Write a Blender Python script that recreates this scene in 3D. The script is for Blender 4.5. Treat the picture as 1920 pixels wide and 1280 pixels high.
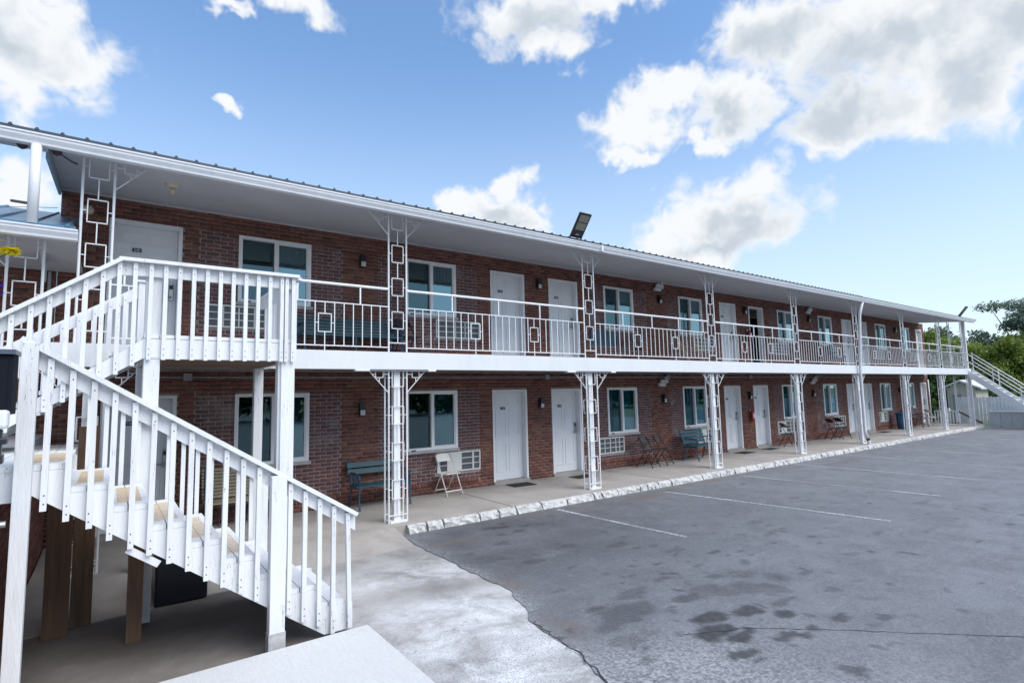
import bpy, math, random
import numpy as np
from mathutils import Vector, Matrix
R_ = math.radians
rnd = random.Random(7)
np.random.seed(5)
for o in list(bpy.data.objects): bpy.data.objects.remove(o)
sc = bpy.context.scene
COL = sc.collection

# ------------------------------------------------------------------ camera
cam = bpy.data.cameras.new('camera'); camo = bpy.data.objects.new('camera', cam); COL.objects.link(camo)
CR = Vector((0.8064437, -0.59088848, -0.02234616)); CU = Vector((-0.03834337, -0.08996759, 0.99520632))
CF = Vector((0.59006638, 0.80172104, 0.09521046)); CP = Vector((-3.72472, -8.53688, 2.04957))
m = Matrix.Identity(4)
for i in range(3):
    m[i][0] = CR[i]; m[i][1] = CU[i]; m[i][2] = -CF[i]; m[i][3] = CP[i]
camo.matrix_world = m
cam.sensor_width = 36; cam.sensor_fit = 'HORIZONTAL'; cam.lens = 19.2057
sc.cycles.max_bounces = 6; sc.cycles.diffuse_bounces = 3; sc.cycles.glossy_bounces = 3; sc.cycles.transparent_max_bounces = 8; sc.cycles.caustics_reflective = False; sc.cycles.caustics_refractive = False
cam.clip_start = 0.05; cam.clip_end = 3000
sc.camera = camo

# ------------------------------------------------------------------ sky, sun, exposure
SUN_EL, SUN_AZ = R_(50), R_(158)          # azimuth measured from +Y towards +X
sc.view_settings.view_transform = 'Standard'; sc.view_settings.look = 'None'
sc.view_settings.gamma = 1; sc.view_settings.exposure = 0.66
sc.view_settings.use_curve_mapping = False
sun = bpy.data.lights.new('sun', 'SUN'); suno = bpy.data.objects.new('sun', sun); COL.objects.link(suno)
sun.energy = 2.3; sun.angle = R_(50); sun.color = (1.0, 0.97, 0.92)
sd = Vector((math.sin(SUN_AZ)*math.cos(SUN_EL), math.cos(SUN_AZ)*math.cos(SUN_EL), math.sin(SUN_EL)))
suno.rotation_euler = sd.to_track_quat('Z', 'Y').to_euler(); suno.location = (0, 0, 40)

world = bpy.data.worlds.new('World'); sc.world = world; world.use_nodes = True
world.cycles.sampling_method = 'MANUAL'; world.cycles.sample_map_resolution = 256
wt = world.node_tree; wt.nodes.clear()
SKY_STRENGTH = 0.15
CLOUDS = [(-0.121,0.49,0.1,0.067),(-0.068,0.473,0.067,0.036),(-0.129,0.43,0.046,0.038),(0.234,0.624,0.09,0.026),(0.117,0.592,0.032,0.011),(0.145,0.463,0.019,0.012),(0.69,0.635,0.134,0.043),(0.709,0.589,0.064,0.032),(0.824,0.637,0.111,0.02),(1.257,0.513,0.173,0.073),(1.357,0.464,0.118,0.089),(1.22,0.414,0.095,0.045),(1.189,0.391,0.053,0.027),(1.106,0.546,0.105,0.053),(1.314,0.404,0.084,0.041),(1.393,0.418,0.046,0.07),(1.04,0.467,0.081,0.043),(0.923,0.49,0.064,0.032),(0.873,0.458,0.06,0.041),(0.871,0.404,0.04,0.017),(0.988,0.418,0.029,0.016),(1.052,0.321,0.054,0.047),(1.011,0.283,0.113,0.051),(0.982,0.239,0.062,0.027),(0.912,0.281,0.05,0.042),(1.095,0.274,0.049,0.03),(0.636,0.376,0.04,0.045),(0.605,0.328,0.084,0.037),(0.535,0.34,0.044,0.022),(0.67,0.325,0.034,0.031),(-0.121,0.291,0.044,0.041),(1.3,0.528,0.179,0.038),
  # more of the same cumulus outside the picture
  (1.85,.5,.3,.14),(2.7,.5,.35,.13),(-.75,.45,.25,.12),(-1.7,.5,.3,.13),(-2.6,.55,.3,.13),(1.0,1.0,.5,.12),(-1.6,1.1,.6,.12)]
def wn(t, **k):
    n = wt.nodes.new(t)
    for a, b in k.items(): setattr(n, a, b)
    return n
def wmath(op, a, b=None, c=None, clamp=False):
    n = wn('ShaderNodeMath', operation=op, use_clamp=clamp)
    for i, v in enumerate((a, b, c)):
        if v is None: continue
        if isinstance(v, (int, float)): n.inputs[i].default_value = v
        else: wt.links.new(v, n.inputs[i])
    return n.outputs[0]
sky = wn('ShaderNodeTexSky', sky_type='NISHITA'); sky.sun_disc = False
sky.sun_elevation = SUN_EL; sky.sun_rotation = SUN_AZ; sky.air_density = 1.0; sky.dust_density = 0.5; sky.ozone_density = 3.0
tc = wn('ShaderNodeTexCoord'); dirv = tc.outputs['Generated']
sep = wn('ShaderNodeSeparateXYZ'); wt.links.new(dirv, sep.inputs[0])
az = wmath('ARCTAN2', sep.outputs[0], sep.outputs[1]); el = wmath('ARCSINE', sep.outputs[2])
cmb = wn('ShaderNodeCombineXYZ'); wt.links.new(az, cmb.inputs[0]); wt.links.new(el, cmb.inputs[1])
def wnoise(scale, detail, rough, off=(0, 0, 0), dist=0):
    mp = wn('ShaderNodeMapping'); mp.inputs['Location'].default_value = off; wt.links.new(dirv, mp.inputs[0])
    n = wn('ShaderNodeTexNoise'); n.inputs['Scale'].default_value = scale; n.inputs['Detail'].default_value = detail
    n.inputs['Roughness'].default_value = rough; n.inputs['Distortion'].default_value = dist
    wt.links.new(mp.outputs[0], n.inputs['Vector']); return n
# the cloud outlines are bent by one noise and frayed by a finer one
nw = wnoise(9, 4, 0.6, (3.1, 1.7, 0.4)); ns = wnoise(24, 6, 0.56, (1, 2, 3), 0.5)
wrp = wn('ShaderNodeVectorMath', operation='MULTIPLY_ADD'); wt.links.new(nw.outputs['Color'], wrp.inputs[0]); wrp.inputs[1].default_value = (0.20, 0.16, 0); wt.links.new(cmb.outputs[0], wrp.inputs[2])
off = wn('ShaderNodeVectorMath', operation='SUBTRACT'); wt.links.new(wrp.outputs[0], off.inputs[0]); off.inputs[1].default_value = (0.10, 0.08, 0)
dmin = None
for (a0, e0, ra, re) in CLOUDS:
    q = wn('ShaderNodeVectorMath', operation='MULTIPLY_ADD'); wt.links.new(off.outputs[0], q.inputs[0]); q.inputs[1].default_value = (1/ra, 1/re, 0); q.inputs[2].default_value = (-a0/ra, -e0/re, 0)
    l = wn('ShaderNodeVectorMath', operation='LENGTH'); wt.links.new(q.outputs[0], l.inputs[0])
    if dmin is None: dmin = l.outputs['Value']
    else: dmin = wmath('SMOOTH_MIN', dmin, l.outputs['Value'], 0.3)
edge = wmath('ADD', dmin, wmath('MULTIPLY', wmath('SUBTRACT', ns.outputs[0], 0.5), 1.7))
mr = wn('ShaderNodeMapRange', interpolation_type='SMOOTHSTEP'); wt.links.new(edge, mr.inputs[0])
mr.inputs[1].default_value = 1.42; mr.inputs[2].default_value = 0.55; mr.inputs[3].default_value = 0; mr.inputs[4].default_value = 1
dens = mr.outputs[0]
# thick parts are greyer than the lit rims
sc3 = wn('ShaderNodeSeparateColor'); wt.links.new(nw.outputs['Color'], sc3.inputs[0])
GREYS = [(1.202,0.418,0.056,0.028),(1.358,0.417,0.043,0.04),(1.244,0.48,0.08,0.034),(1.303,0.497,0.081,0.029),(1.101,0.537,0.059,0.025),(1.053,0.275,0.063,0.024),(1.013,0.25,0.052,0.016),(-0.121,0.478,0.053,0.034),(0.69,0.62,0.083,0.026),(0.615,0.324,0.05,0.017),(1.031,0.457,0.044,0.017),(1.402,0.453,0.029,0.037)]
gmin = None
for (a0, e0, ra, re) in GREYS:
    q = wn('ShaderNodeVectorMath', operation='MULTIPLY_ADD'); wt.links.new(off.outputs[0], q.inputs[0]); q.inputs[1].default_value = (1/ra, 1/re, 0); q.inputs[2].default_value = (-a0/ra, -e0/re, 0)
    l = wn('ShaderNodeVectorMath', operation='LENGTH'); wt.links.new(q.outputs[0], l.inputs[0])
    gmin = l.outputs['Value'] if gmin is None else wmath('SMOOTH_MIN', gmin, l.outputs['Value'], 0.4)
core = wn('ShaderNodeMapRange', interpolation_type='SMOOTHSTEP')
wt.links.new(wmath('ADD', gmin, wmath('ADD', wmath('MULTIPLY', wmath('SUBTRACT', ns.outputs[0], 0.5), 1.6), wmath('MULTIPLY', wmath('SUBTRACT', sc3.outputs[2], 0.5), 1.2))), core.inputs[0])
core.inputs[1].default_value = 1.70; core.inputs[2].default_value = 0.0; core.inputs[3].default_value = 0.05; core.inputs[4].default_value = 1
ccol = wn('ShaderNodeMixRGB'); wt.links.new(core.outputs[0], ccol.inputs[0])
K = 1/SKY_STRENGTH
ccol.inputs[1].default_value = (0.61*K, 0.625*K, 0.64*K, 1); ccol.inputs[2].default_value = (0.37*K, 0.415*K, 0.465*K, 1)
# summer haze pales the whole sky a little
hzf = wn('ShaderNodeMapRange', interpolation_type='SMOOTHSTEP'); wt.links.new(el, hzf.inputs[0]); hzf.inputs[1].default_value = 0.62; hzf.inputs[2].default_value = 0.0; hzf.inputs[3].default_value = 0.15; hzf.inputs[4].default_value = 0.80
hs = wn('ShaderNodeHueSaturation'); hs.inputs['Saturation'].default_value = 1.26; wt.links.new(sky.outputs[0], hs.inputs['Color'])
hz = wn('ShaderNodeMixRGB'); wt.links.new(hzf.outputs[0], hz.inputs[0]); wt.links.new(hs.outputs[0], hz.inputs[1]); hz.inputs[2].default_value = (0.53*K, 0.61*K, 0.68*K, 1)
mixc = wn('ShaderNodeMixRGB'); wt.links.new(dens, mixc.inputs[0]); wt.links.new(hz.outputs[0], mixc.inputs[1]); wt.links.new(ccol.outputs[0], mixc.inputs[2])
bg = wn('ShaderNodeBackground'); bg.inputs[1].default_value = SKY_STRENGTH; wt.links.new(mixc.outputs[0], bg.inputs[0])
wo = wn('ShaderNodeOutputWorld'); wt.links.new(bg.outputs[0], wo.inputs[0])

# ------------------------------------------------------------------ materials
MATS = {}
def mat(name, col, rough=0.6, var=0.12, scale=6.0, bump=0.0, bscale=80.0, metal=0.0, spec=0.5, col2=None, thr=None, stretch=(1, 1, 1), crack=0.0, streak=0.0):
    """principled; colour varies by world-space noise; col2+thr adds worn patches; crack adds thin dark splits along z"""
    if name in MATS: return MATS[name]
    m = bpy.data.materials.new(name); m.use_nodes = True; nt = m.node_tree; b = nt.nodes['Principled BSDF']
    L = nt.links.new
    b.inputs['Roughness'].default_value = rough; b.inputs['Metallic'].default_value = metal
    b.inputs['Specular IOR Level'].default_value = spec
    g = nt.nodes.new('ShaderNodeNewGeometry')
    def noise(sc_, det=4, ro=0.6, st=(1, 1, 1)):
        mp = nt.nodes.new('ShaderNodeMapping'); mp.inputs['Scale'].default_value = st; L(g.outputs['Position'], mp.inputs[0])
        n = nt.nodes.new('ShaderNodeTexNoise'); n.inputs['Scale'].default_value = sc_; n.inputs['Detail'].default_value = det; n.inputs['Roughness'].default_value = ro
        L(mp.outputs[0], n.inputs['Vector']); return n.outputs[0]
    n = noise(scale, 5, 0.65, stretch)
    r = nt.nodes.new('ShaderNodeMapRange'); L(n, r.inputs[0]); r.inputs[1].default_value = 0.3; r.inputs[2].default_value = 0.7
    r.inputs[3].default_value = 1-var; r.inputs[4].default_value = 1+var
    mx = nt.nodes.new('ShaderNodeVectorMath'); mx.operation = 'SCALE'; mx.inputs[0].default_value = col[:3]; L(r.outputs[0], mx.inputs['Scale'])
    out = mx.outputs[0]
    def over(fac, c, src):
        q = nt.nodes.new('ShaderNodeMixRGB'); L(fac, q.inputs[0]); L(src, q.inputs[1]); q.inputs[2].default_value = (*c[:3], 1); return q.outputs[0]
    if col2 is not None:
        n_ = noise(thr[0], 8, 0.7); rr = nt.nodes.new('ShaderNodeMapRange'); L(n_, rr.inputs[0]); rr.inputs[1].default_value = thr[1]; rr.inputs[2].default_value = thr[1]+thr[2]
        out = over(rr.outputs[0], col2, out)
    if streak:
        n_ = noise(3.0, 5, 0.7, (2.5, 2.5, 0.35)); rr = nt.nodes.new('ShaderNodeMapRange'); L(n_, rr.inputs[0]); rr.inputs[1].default_value = 0.52; rr.inputs[2].default_value = 0.8
        rr.inputs[4].default_value = streak
        out = over(rr.outputs[0], (0.30, 0.28, 0.25), out)
    if crack:
        n_ = noise(9, 3, 0.5, (2.2, 2.2, 0.16)); a = nt.nodes.new('ShaderNodeMath'); a.operation = 'SUBTRACT'; L(n_, a.inputs[0]); a.inputs[1].default_value = 0.5
        ab = nt.nodes.new('ShaderNodeMath'); ab.operation = 'ABSOLUTE'; L(a.outputs[0], ab.inputs[0])
        rr = nt.nodes.new('ShaderNodeMapRange'); L(ab.outputs[0], rr.inputs[0]); rr.inputs[1].default_value = 0.004; rr.inputs[2].default_value = 0.0
        gate = noise(2.0, 2, 0.5); r2 = nt.nodes.new('ShaderNodeMapRange'); L(gate, r2.inputs[0]); r2.inputs[1].default_value = 0.52; r2.inputs[2].default_value = 0.6
        mu = nt.nodes.new('ShaderNodeMath'); mu.operation = 'MULTIPLY'; L(rr.outputs[0], mu.inputs[0]); L(r2.outputs[0], mu.inputs[1])
        m3 = nt.nodes.new('ShaderNodeMath'); m3.operation = 'MULTIPLY'; L(mu.outputs[0], m3.inputs[0]); m3.inputs[1].default_value = crack
        out = over(m3.outputs[0], (0.10, 0.10, 0.11), out)
    L(out, b.inputs['Base Color'])
    if bump:
        n_ = noise(bscale, 5, 0.65, stretch); bp = nt.nodes.new('ShaderNodeBump'); bp.inputs['Strength'].default_value = bump; bp.inputs['Distance'].default_value = 0.01
        L(n_, bp.inputs['Height']); L(bp.outputs[0], b.inputs['Normal'])
    MATS[name] = m; return m

WHITE_IRON = mat('white_iron_paint', (0.76, 0.775, 0.79), 0.4, 0.05, 9, streak=0.18)
WHITE_WOOD = mat('white_painted_wood', (0.72, 0.735, 0.75), 0.6, 0.06, 3, bump=0.4, bscale=30, stretch=(3, 3, 0.4), crack=1.0, streak=0.30, col2=(0.55, 0.52, 0.47), thr=(14, 0.66, 0.06))
WHITE_TRIM = mat('white_trim', (0.70, 0.72, 0.75), 0.45, 0.05, 2, streak=0.25)
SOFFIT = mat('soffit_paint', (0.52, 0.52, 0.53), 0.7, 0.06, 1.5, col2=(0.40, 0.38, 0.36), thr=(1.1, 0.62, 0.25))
SLABW = mat('white_painted_slab', (0.70, 0.72, 0.74), 0.55, 0.04, 1.2, bump=0.1, streak=0.15)
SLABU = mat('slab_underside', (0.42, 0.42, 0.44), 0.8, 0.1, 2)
DOORW = mat('white_door_paint', (0.80, 0.81, 0.83), 0.4, 0.03, 2, streak=0.10)
VINYL = mat('white_vinyl', (0.80, 0.81, 0.82), 0.35, 0.03, 3)
ROOFM = mat('dark_metal_roof', (0.05, 0.06, 0.08), 0.4, 0.1, 2, metal=0.3)
BLUEROOF = mat('blue_metal_roof', (0.10, 0.20, 0.30), 0.3, 0.12, 2, metal=0.4)
MORTAR = mat('brown_mortar', (0.31, 0.25, 0.21), 0.9, 0.2, 12, bump=0.3)
MORTAR2 = mat('grey_mortar', (0.38, 0.35, 0.34), 0.9, 0.2, 9, bump=0.3, col2=(0.48, 0.47, 0.46), thr=(1.3, 0.56, 0.2))
WALK = mat('walkway_concrete', (0.36, 0.335, 0.31), 0.75, 0.16, 1.3, bump=0.2, bscale=120, col2=(0.25, 0.225, 0.20), thr=(0.9, 0.55, 0.25), spec=0.35)
SLABC = mat('brushed_white_concrete', (0.62, 0.625, 0.62), 0.85, 0.07, 22, bump=0.5, bscale=70, stretch=(4, 0.6, 1), col2=(0.52, 0.51, 0.49), thr=(6, 0.60, 0.15))
KERB = mat('chipped_white_kerb_paint', (0.55, 0.545, 0.53), 0.8, 0.12, 15, bump=0.6, bscale=45, col2=(0.31, 0.30, 0.29), thr=(10, 0.49, 0.10))
CONC_GREY = mat('grey_block', (0.52, 0.56, 0.60), 0.9, 0.1, 3, bump=0.2)
BROWNW = mat('brown_lumber', (0.155, 0.095, 0.06), 0.8, 0.35, 5, bump=0.3, bscale=30, stretch=(4, 4, 0.3))
UNDERWOOD = mat('raw_wood_underside', (0.17, 0.11, 0.075), 0.85, 0.25, 5, stretch=(0.5, 4, 1))
TAN = mat('tan_grip', (0.60, 0.47, 0.32), 0.85, 0.15, 20)
BLUE = mat('blue_bench_paint', (0.022, 0.085, 0.115), 0.5, 0.15, 8, streak=0.1)
BLUED = mat('dark_blue_iron', (0.030, 0.075, 0.12), 0.5, 0.15, 8)
TANSLAT = mat('tan_bench_slats', (0.33, 0.29, 0.20), 0.7, 0.15, 6)
BLACK = mat('black_metal', (0.018, 0.018, 0.022), 0.4, 0.1, 8)
DARKPL = mat('dark_padded_vinyl', (0.055, 0.05, 0.05), 0.55, 0.15, 8)
BLACKPL = mat('black_plastic', (0.012, 0.013, 0.02), 0.35, 0.1, 8)
LENS = mat('frosted_lamp_glass', (0.62, 0.60, 0.60), 0.3, 0.04, 5)
STEEL = mat('brushed_steel', (0.42, 0.42, 0.40), 0.35, 0.1, 20, metal=0.9)
RED = mat('extinguisher_red', (0.42, 0.015, 0.02), 0.3, 0.05, 5)
PLATE = mat('navy_number_plate', (0.012, 0.035, 0.09), 0.4, 0.05, 5)
TEXTW = mat('plate_white', (0.75, 0.78, 0.8), 0.5, 0.0, 5)
MATB = mat('black_rubber_mat', (0.015, 0.018, 0.018), 0.9, 0.3, 30, bump=0.6, bscale=200)
ACG = mat('ac_grille_dark', (0.055, 0.065, 0.075), 0.5, 0.2, 30)
ACW = mat('ac_case', (0.66, 0.66, 0.63), 0.5, 0.08, 5, streak=0.25)
ACGREY = mat('ac_grey_louvre', (0.17, 0.19, 0.21), 0.5, 0.1, 8)
ACBLUE = mat('ac_faded_blue', (0.05, 0.11, 0.16), 0.5, 0.15, 8)
CURT = mat('teal_curtain', (0.07, 0.44, 0.52), 0.9, 0.15, 4)
CURT2 = mat('dark_curtain', (0.025, 0.085, 0.13), 0.9, 0.15, 4)
ROOM = mat('dim_room', (0.10, 0.10, 0.11), 0.9, 0.1, 2)
SIDING = mat('cream_siding', (0.60, 0.55, 0.48), 0.7, 0.08, 2)
GREYDOOR = mat('grey_shed_door', (0.30, 0.32, 0.33), 0.6, 0.08, 2)
FENCEW = mat('white_fence_paint', (0.76, 0.80, 0.84), 0.7, 0.10, 4, streak=0.15)
WOODTAN = mat('oak_chair', (0.40, 0.28, 0.17), 0.6, 0.2, 10, stretch=(3, 3, 0.5))
PATIO = mat('brown_patio_iron', (0.10, 0.085, 0.085), 0.5, 0.15, 8)
BINB = mat('blue_bin', (0.03, 0.10, 0.20), 0.45, 0.1, 5)
YELLOW = mat('yellow_petals', (0.85, 0.72, 0.01), 0.5, 0.1, 40)
PURPLE = mat('violet_petals', (0.13, 0.03, 0.55), 0.5, 0.1, 40)
LEAFA = None
LED = mat('led_panel', (0.20, 0.20, 0.165), 0.6, 0.05, 12)
PIPEG = mat('pale_green_pipe', (0.45, 0.50, 0.44), 0.4, 0.1, 6)
CREAMM = mat('cream_plastic', (0.62, 0.55, 0.42), 0.5, 0.05, 5)

def brick_mat(name, stops, haze):
    m = bpy.data.materials.new(name); m.use_nodes = True; nt = m.node_tree; b = nt.nodes['Principled BSDF']; L = nt.links.new
    b.inputs['Roughness'].default_value = 0.85; b.inputs['Specular IOR Level'].default_value = 0.25
    at = nt.nodes.new('ShaderNodeAttribute'); at.attribute_name = 'tint'
    cr = nt.nodes.new('ShaderNodeValToRGB'); cr.color_ramp.interpolation = 'LINEAR'
    while len(cr.color_ramp.elements) < len(stops): cr.color_ramp.elements.new(0.5)
    for e, (p_, c) in zip(cr.color_ramp.elements, stops): e.position = p_; e.color = (*c, 1)
    L(at.outputs['Fac'], cr.inputs[0])
    g = nt.nodes.new('ShaderNodeNewGeometry')
    def noise(s, d=5, r=0.65):
        n = nt.nodes.new('ShaderNodeTexNoise'); n.inputs['Scale'].default_value = s; n.inputs['Detail'].default_value = d; n.inputs['Roughness'].default_value = r
        L(g.outputs['Position'], n.inputs['Vector']); return n.outputs[0]
    r = nt.nodes.new('ShaderNodeMapRange'); L(noise(28), r.inputs[0]); r.inputs[1].default_value = 0.3; r.inputs[2].default_value = 0.7; r.inputs[3].default_value = 0.72; r.inputs[4].default_value = 1.28
    v = nt.nodes.new('ShaderNodeVectorMath'); v.operation = 'SCALE'; L(cr.outputs[0], v.inputs[0]); L(r.outputs[0], v.inputs['Scale'])
    hz_ = nt.nodes.new('ShaderNodeMapRange'); L(noise(1.7, 7, 0.7), hz_.inputs[0]); hz_.inputs[1].default_value = 0.55; hz_.inputs[2].default_value = 0.8; hz_.inputs[4].default_value = haze
    mx = nt.nodes.new('ShaderNodeMixRGB'); L(hz_.outputs[0], mx.inputs[0]); L(v.outputs[0], mx.inputs[1]); mx.inputs[2].default_value = (0.46, 0.43, 0.42, 1)
    L(mx.outputs[0], b.inputs['Base Color'])
    bp = nt.nodes.new('ShaderNodeBump'); bp.inputs['Strength'].default_value = 0.35; bp.inputs['Distance'].default_value = 0.006; L(noise(90), bp.inputs['Height']); L(bp.outputs[0], b.inputs['Normal'])
    return m
BRICK = brick_mat('red_brick', [(0, (0.135, 0.060, 0.052)), (0.3, (0.178, 0.074, 0.060)), (0.6, (0.21, 0.088, 0.070)), (0.85, (0.24, 0.118, 0.082)), (1, (0.25, 0.082, 0.068))], 0.16)
BRICK2 = brick_mat('plum_brick', [(0, (0.125, 0.070, 0.072)), (0.4, (0.165, 0.082, 0.080)), (0.75, (0.195, 0.096, 0.092)), (1, (0.225, 0.098, 0.088))], 0.7)

def glass_mat(name, tint, refl, base):
    m = bpy.data.materials.new(name); m.use_nodes = True; nt = m.node_tree; nt.nodes.clear(); L = nt.links.new
    o = nt.nodes.new('ShaderNodeOutputMaterial'); tr = nt.nodes.new('ShaderNodeBsdfTransparent'); tr.inputs[0].default_value = (*tint, 1)
    gl = nt.nodes.new('ShaderNodeBsdfGlossy'); gl.inputs['Roughness'].default_value = 0.015; gl.inputs['Color'].default_value = (0.56, 0.88, 0.96, 1)
    f = nt.nodes.new('ShaderNodeFresnel'); f.inputs[0].default_value = 1.5
    r = nt.nodes.new('ShaderNodeMath'); r.operation = 'MULTIPLY_ADD'; r.use_clamp = True; L(f.outputs[0], r.inputs[0]); r.inputs[1].default_value = refl; r.inputs[2].default_value = base
    mx = nt.nodes.new('ShaderNodeMixShader'); L(r.outputs[0], mx.inputs[0]); L(tr.outputs[0], mx.inputs[1]); L(gl.outputs[0], mx.inputs[2]); L(mx.outputs[0], o.inputs[0])
    return m
GLASS = glass_mat('window_glass', (0.40, 0.60, 0.66), 2.6, 0.15)
GLASSD = glass_mat('screened_glass', (0.26, 0.38, 0.44), 1.3, 0.06)

# ------------------------------------------------------------------ mesh helpers
class MB:
    def __init__(s): s.v = []; s.f = []; s.mi = []
    def quad(s, a, b, c, d, mi=0):
        n = len(s.v); s.v += [tuple(a), tuple(b), tuple(c), tuple(d)]; s.f.append((n, n+1, n+2, n+3)); s.mi.append(mi); return s
    def hexa(s, p, mi=0):
        n = len(s.v); s.v += [tuple(q) for q in p]
        for f in ((0, 3, 2, 1), (4, 5, 6, 7), (0, 1, 5, 4), (1, 2, 6, 5), (2, 3, 7, 6), (3, 0, 4, 7)): s.f.append(tuple(n+i for i in f)); s.mi.append(mi)
        return s
    def box(s, x0, x1, y0, y1, z0, z1, mi=0):
        return s.hexa([(x0, y0, z0), (x1, y0, z0), (x1, y1, z0), (x0, y1, z0), (x0, y0, z1), (x1, y0, z1), (x1, y1, z1), (x0, y1, z1)], mi)
    def bar(s, p, q, w, h, up=(0, 0, 1), mi=0):
        p = Vector(p); q = Vector(q); d = (q-p).normalized(); u = Vector(up)
        if abs(d.dot(u)) > 0.98: u = Vector((0, 1, 0))
        sd_ = d.cross(u).normalized()*(w/2); u2 = sd_.normalized().cross(d).normalized()*(h/2)
        return s.hexa([p-sd_-u2, p+sd_-u2, p+sd_+u2, p-sd_+u2, q-sd_-u2, q+sd_-u2, q+sd_+u2, q-sd_+u2][0:4] + [q-sd_-u2, q+sd_-u2, q+sd_+u2, q-sd_+u2], mi)
    def tube(s, pts, r, n=8, mi=0, cap=True):
        pts = [Vector(p) for p in pts]; rings = []
        rr = r if isinstance(r, (list, tuple)) else [r]*len(pts)
        prev = None
        for i, p in enumerate(pts):
            d = (pts[min(i+1, len(pts)-1)]-pts[max(i-1, 0)]).normalized()
            u = Vector((0, 0, 1)) if abs(d.z) < 0.95 else Vector((1, 0, 0))
            if prev is not None: u = prev
            a = d.cross(u).normalized(); b_ = a.cross(d).normalized(); prev = b_
            k = len(s.v); s.v += [tuple(p+(a*math.cos(2*math.pi*j/n)+b_*math.sin(2*math.pi*j/n))*rr[i]) for j in range(n)]; rings.append(k)
        for k0, k1 in zip(rings, rings[1:]):
            for j in range(n): s.f.append((k0+j, k0+(j+1) % n, k1+(j+1) % n, k1+j)); s.mi.append(mi)
        if cap:
            s.f.append(tuple(rings[0]+j for j in reversed(range(n)))); s.mi.append(mi)
            s.f.append(tuple(rings[-1]+j for j in range(n))); s.mi.append(mi)
        return s
    def prism(s, poly, axis, a, b, mi=0):
        """poly in the two other axes, extruded along axis from a to b"""
        def P(c, t):
            return {'x': (t, c[0], c[1]), 'y': (c[0], t, c[1]), 'z': (c[0], c[1], t)}[axis]
        n = len(poly); k = len(s.v); s.v += [P(c, a) for c in poly]+[P(c, b) for c in poly]
        s.f.append(tuple(k+i for i in range(n))); s.f.append(tuple(k+n+i for i in reversed(range(n)))); s.mi += [mi, mi]
        for i in range(n): s.f.append((k+i, k+n+i, k+n+(i+1) % n, k+(i+1) % n)); s.mi.append(mi)
        return s
    def mesh(s, name, mats, smooth=False):
        me = bpy.data.meshes.new(name); me.from_pydata(s.v, [], s.f)
        for q in (mats if isinstance(mats, (list, tuple)) else [mats]): me.materials.append(q)
        if any(s.mi): me.polygons.foreach_set('material_index', s.mi)
        if smooth: me.polygons.foreach_set('use_smooth', [True]*len(s.f))
        import bmesh
        bm = bmesh.new(); bm.from_mesh(me); bmesh.ops.recalc_face_normals(bm, faces=bm.faces); bm.to_mesh(me); bm.free()
        me.update(); return me
    def build(s, name, mats, parent=None, smooth=False, loc=None, bevel=0):
        return link(name, s.mesh(name, mats, smooth), parent, loc, bevel)
def link(name, me, parent=None, loc=None, bevel=0):
    o = bpy.data.objects.new(name, me); COL.objects.link(o)
    if parent: o.parent = parent
    if loc is not None: o.location = loc
    if bevel:
        bv = o.modifiers.new('bevel', 'BEVEL'); bv.width = bevel; bv.segments = 2; bv.limit_method = 'ANGLE'
    return o
def tag(o, label=None, cat=None, group=None, kind=None):
    if label: o['label'] = label
    if cat: o['category'] = cat
    if group: o['group'] = group
    if kind: o['kind'] = kind
    return o
def thing(name, label, cat, loc=(0, 0, 0), rz=0.0, group=None):
    o = bpy.data.objects.new(name, None); COL.objects.link(o); o.location = loc; o.rotation_euler = (0, 0, rz); o.empty_display_size = 0.1
    return tag(o, label, cat, group)
def copy_tree(o, label=None, loc=None, rz=None, parent=None):
    c = o.copy(); COL.objects.link(c)
    if parent: c.parent = parent
    if label: c['label'] = label
    if loc is not None: c.location = loc
    if rz is not None: c.rotation_euler = (0, 0, rz)
    for ch in list(o.children): copy_tree(ch, parent=c)
    return c

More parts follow.
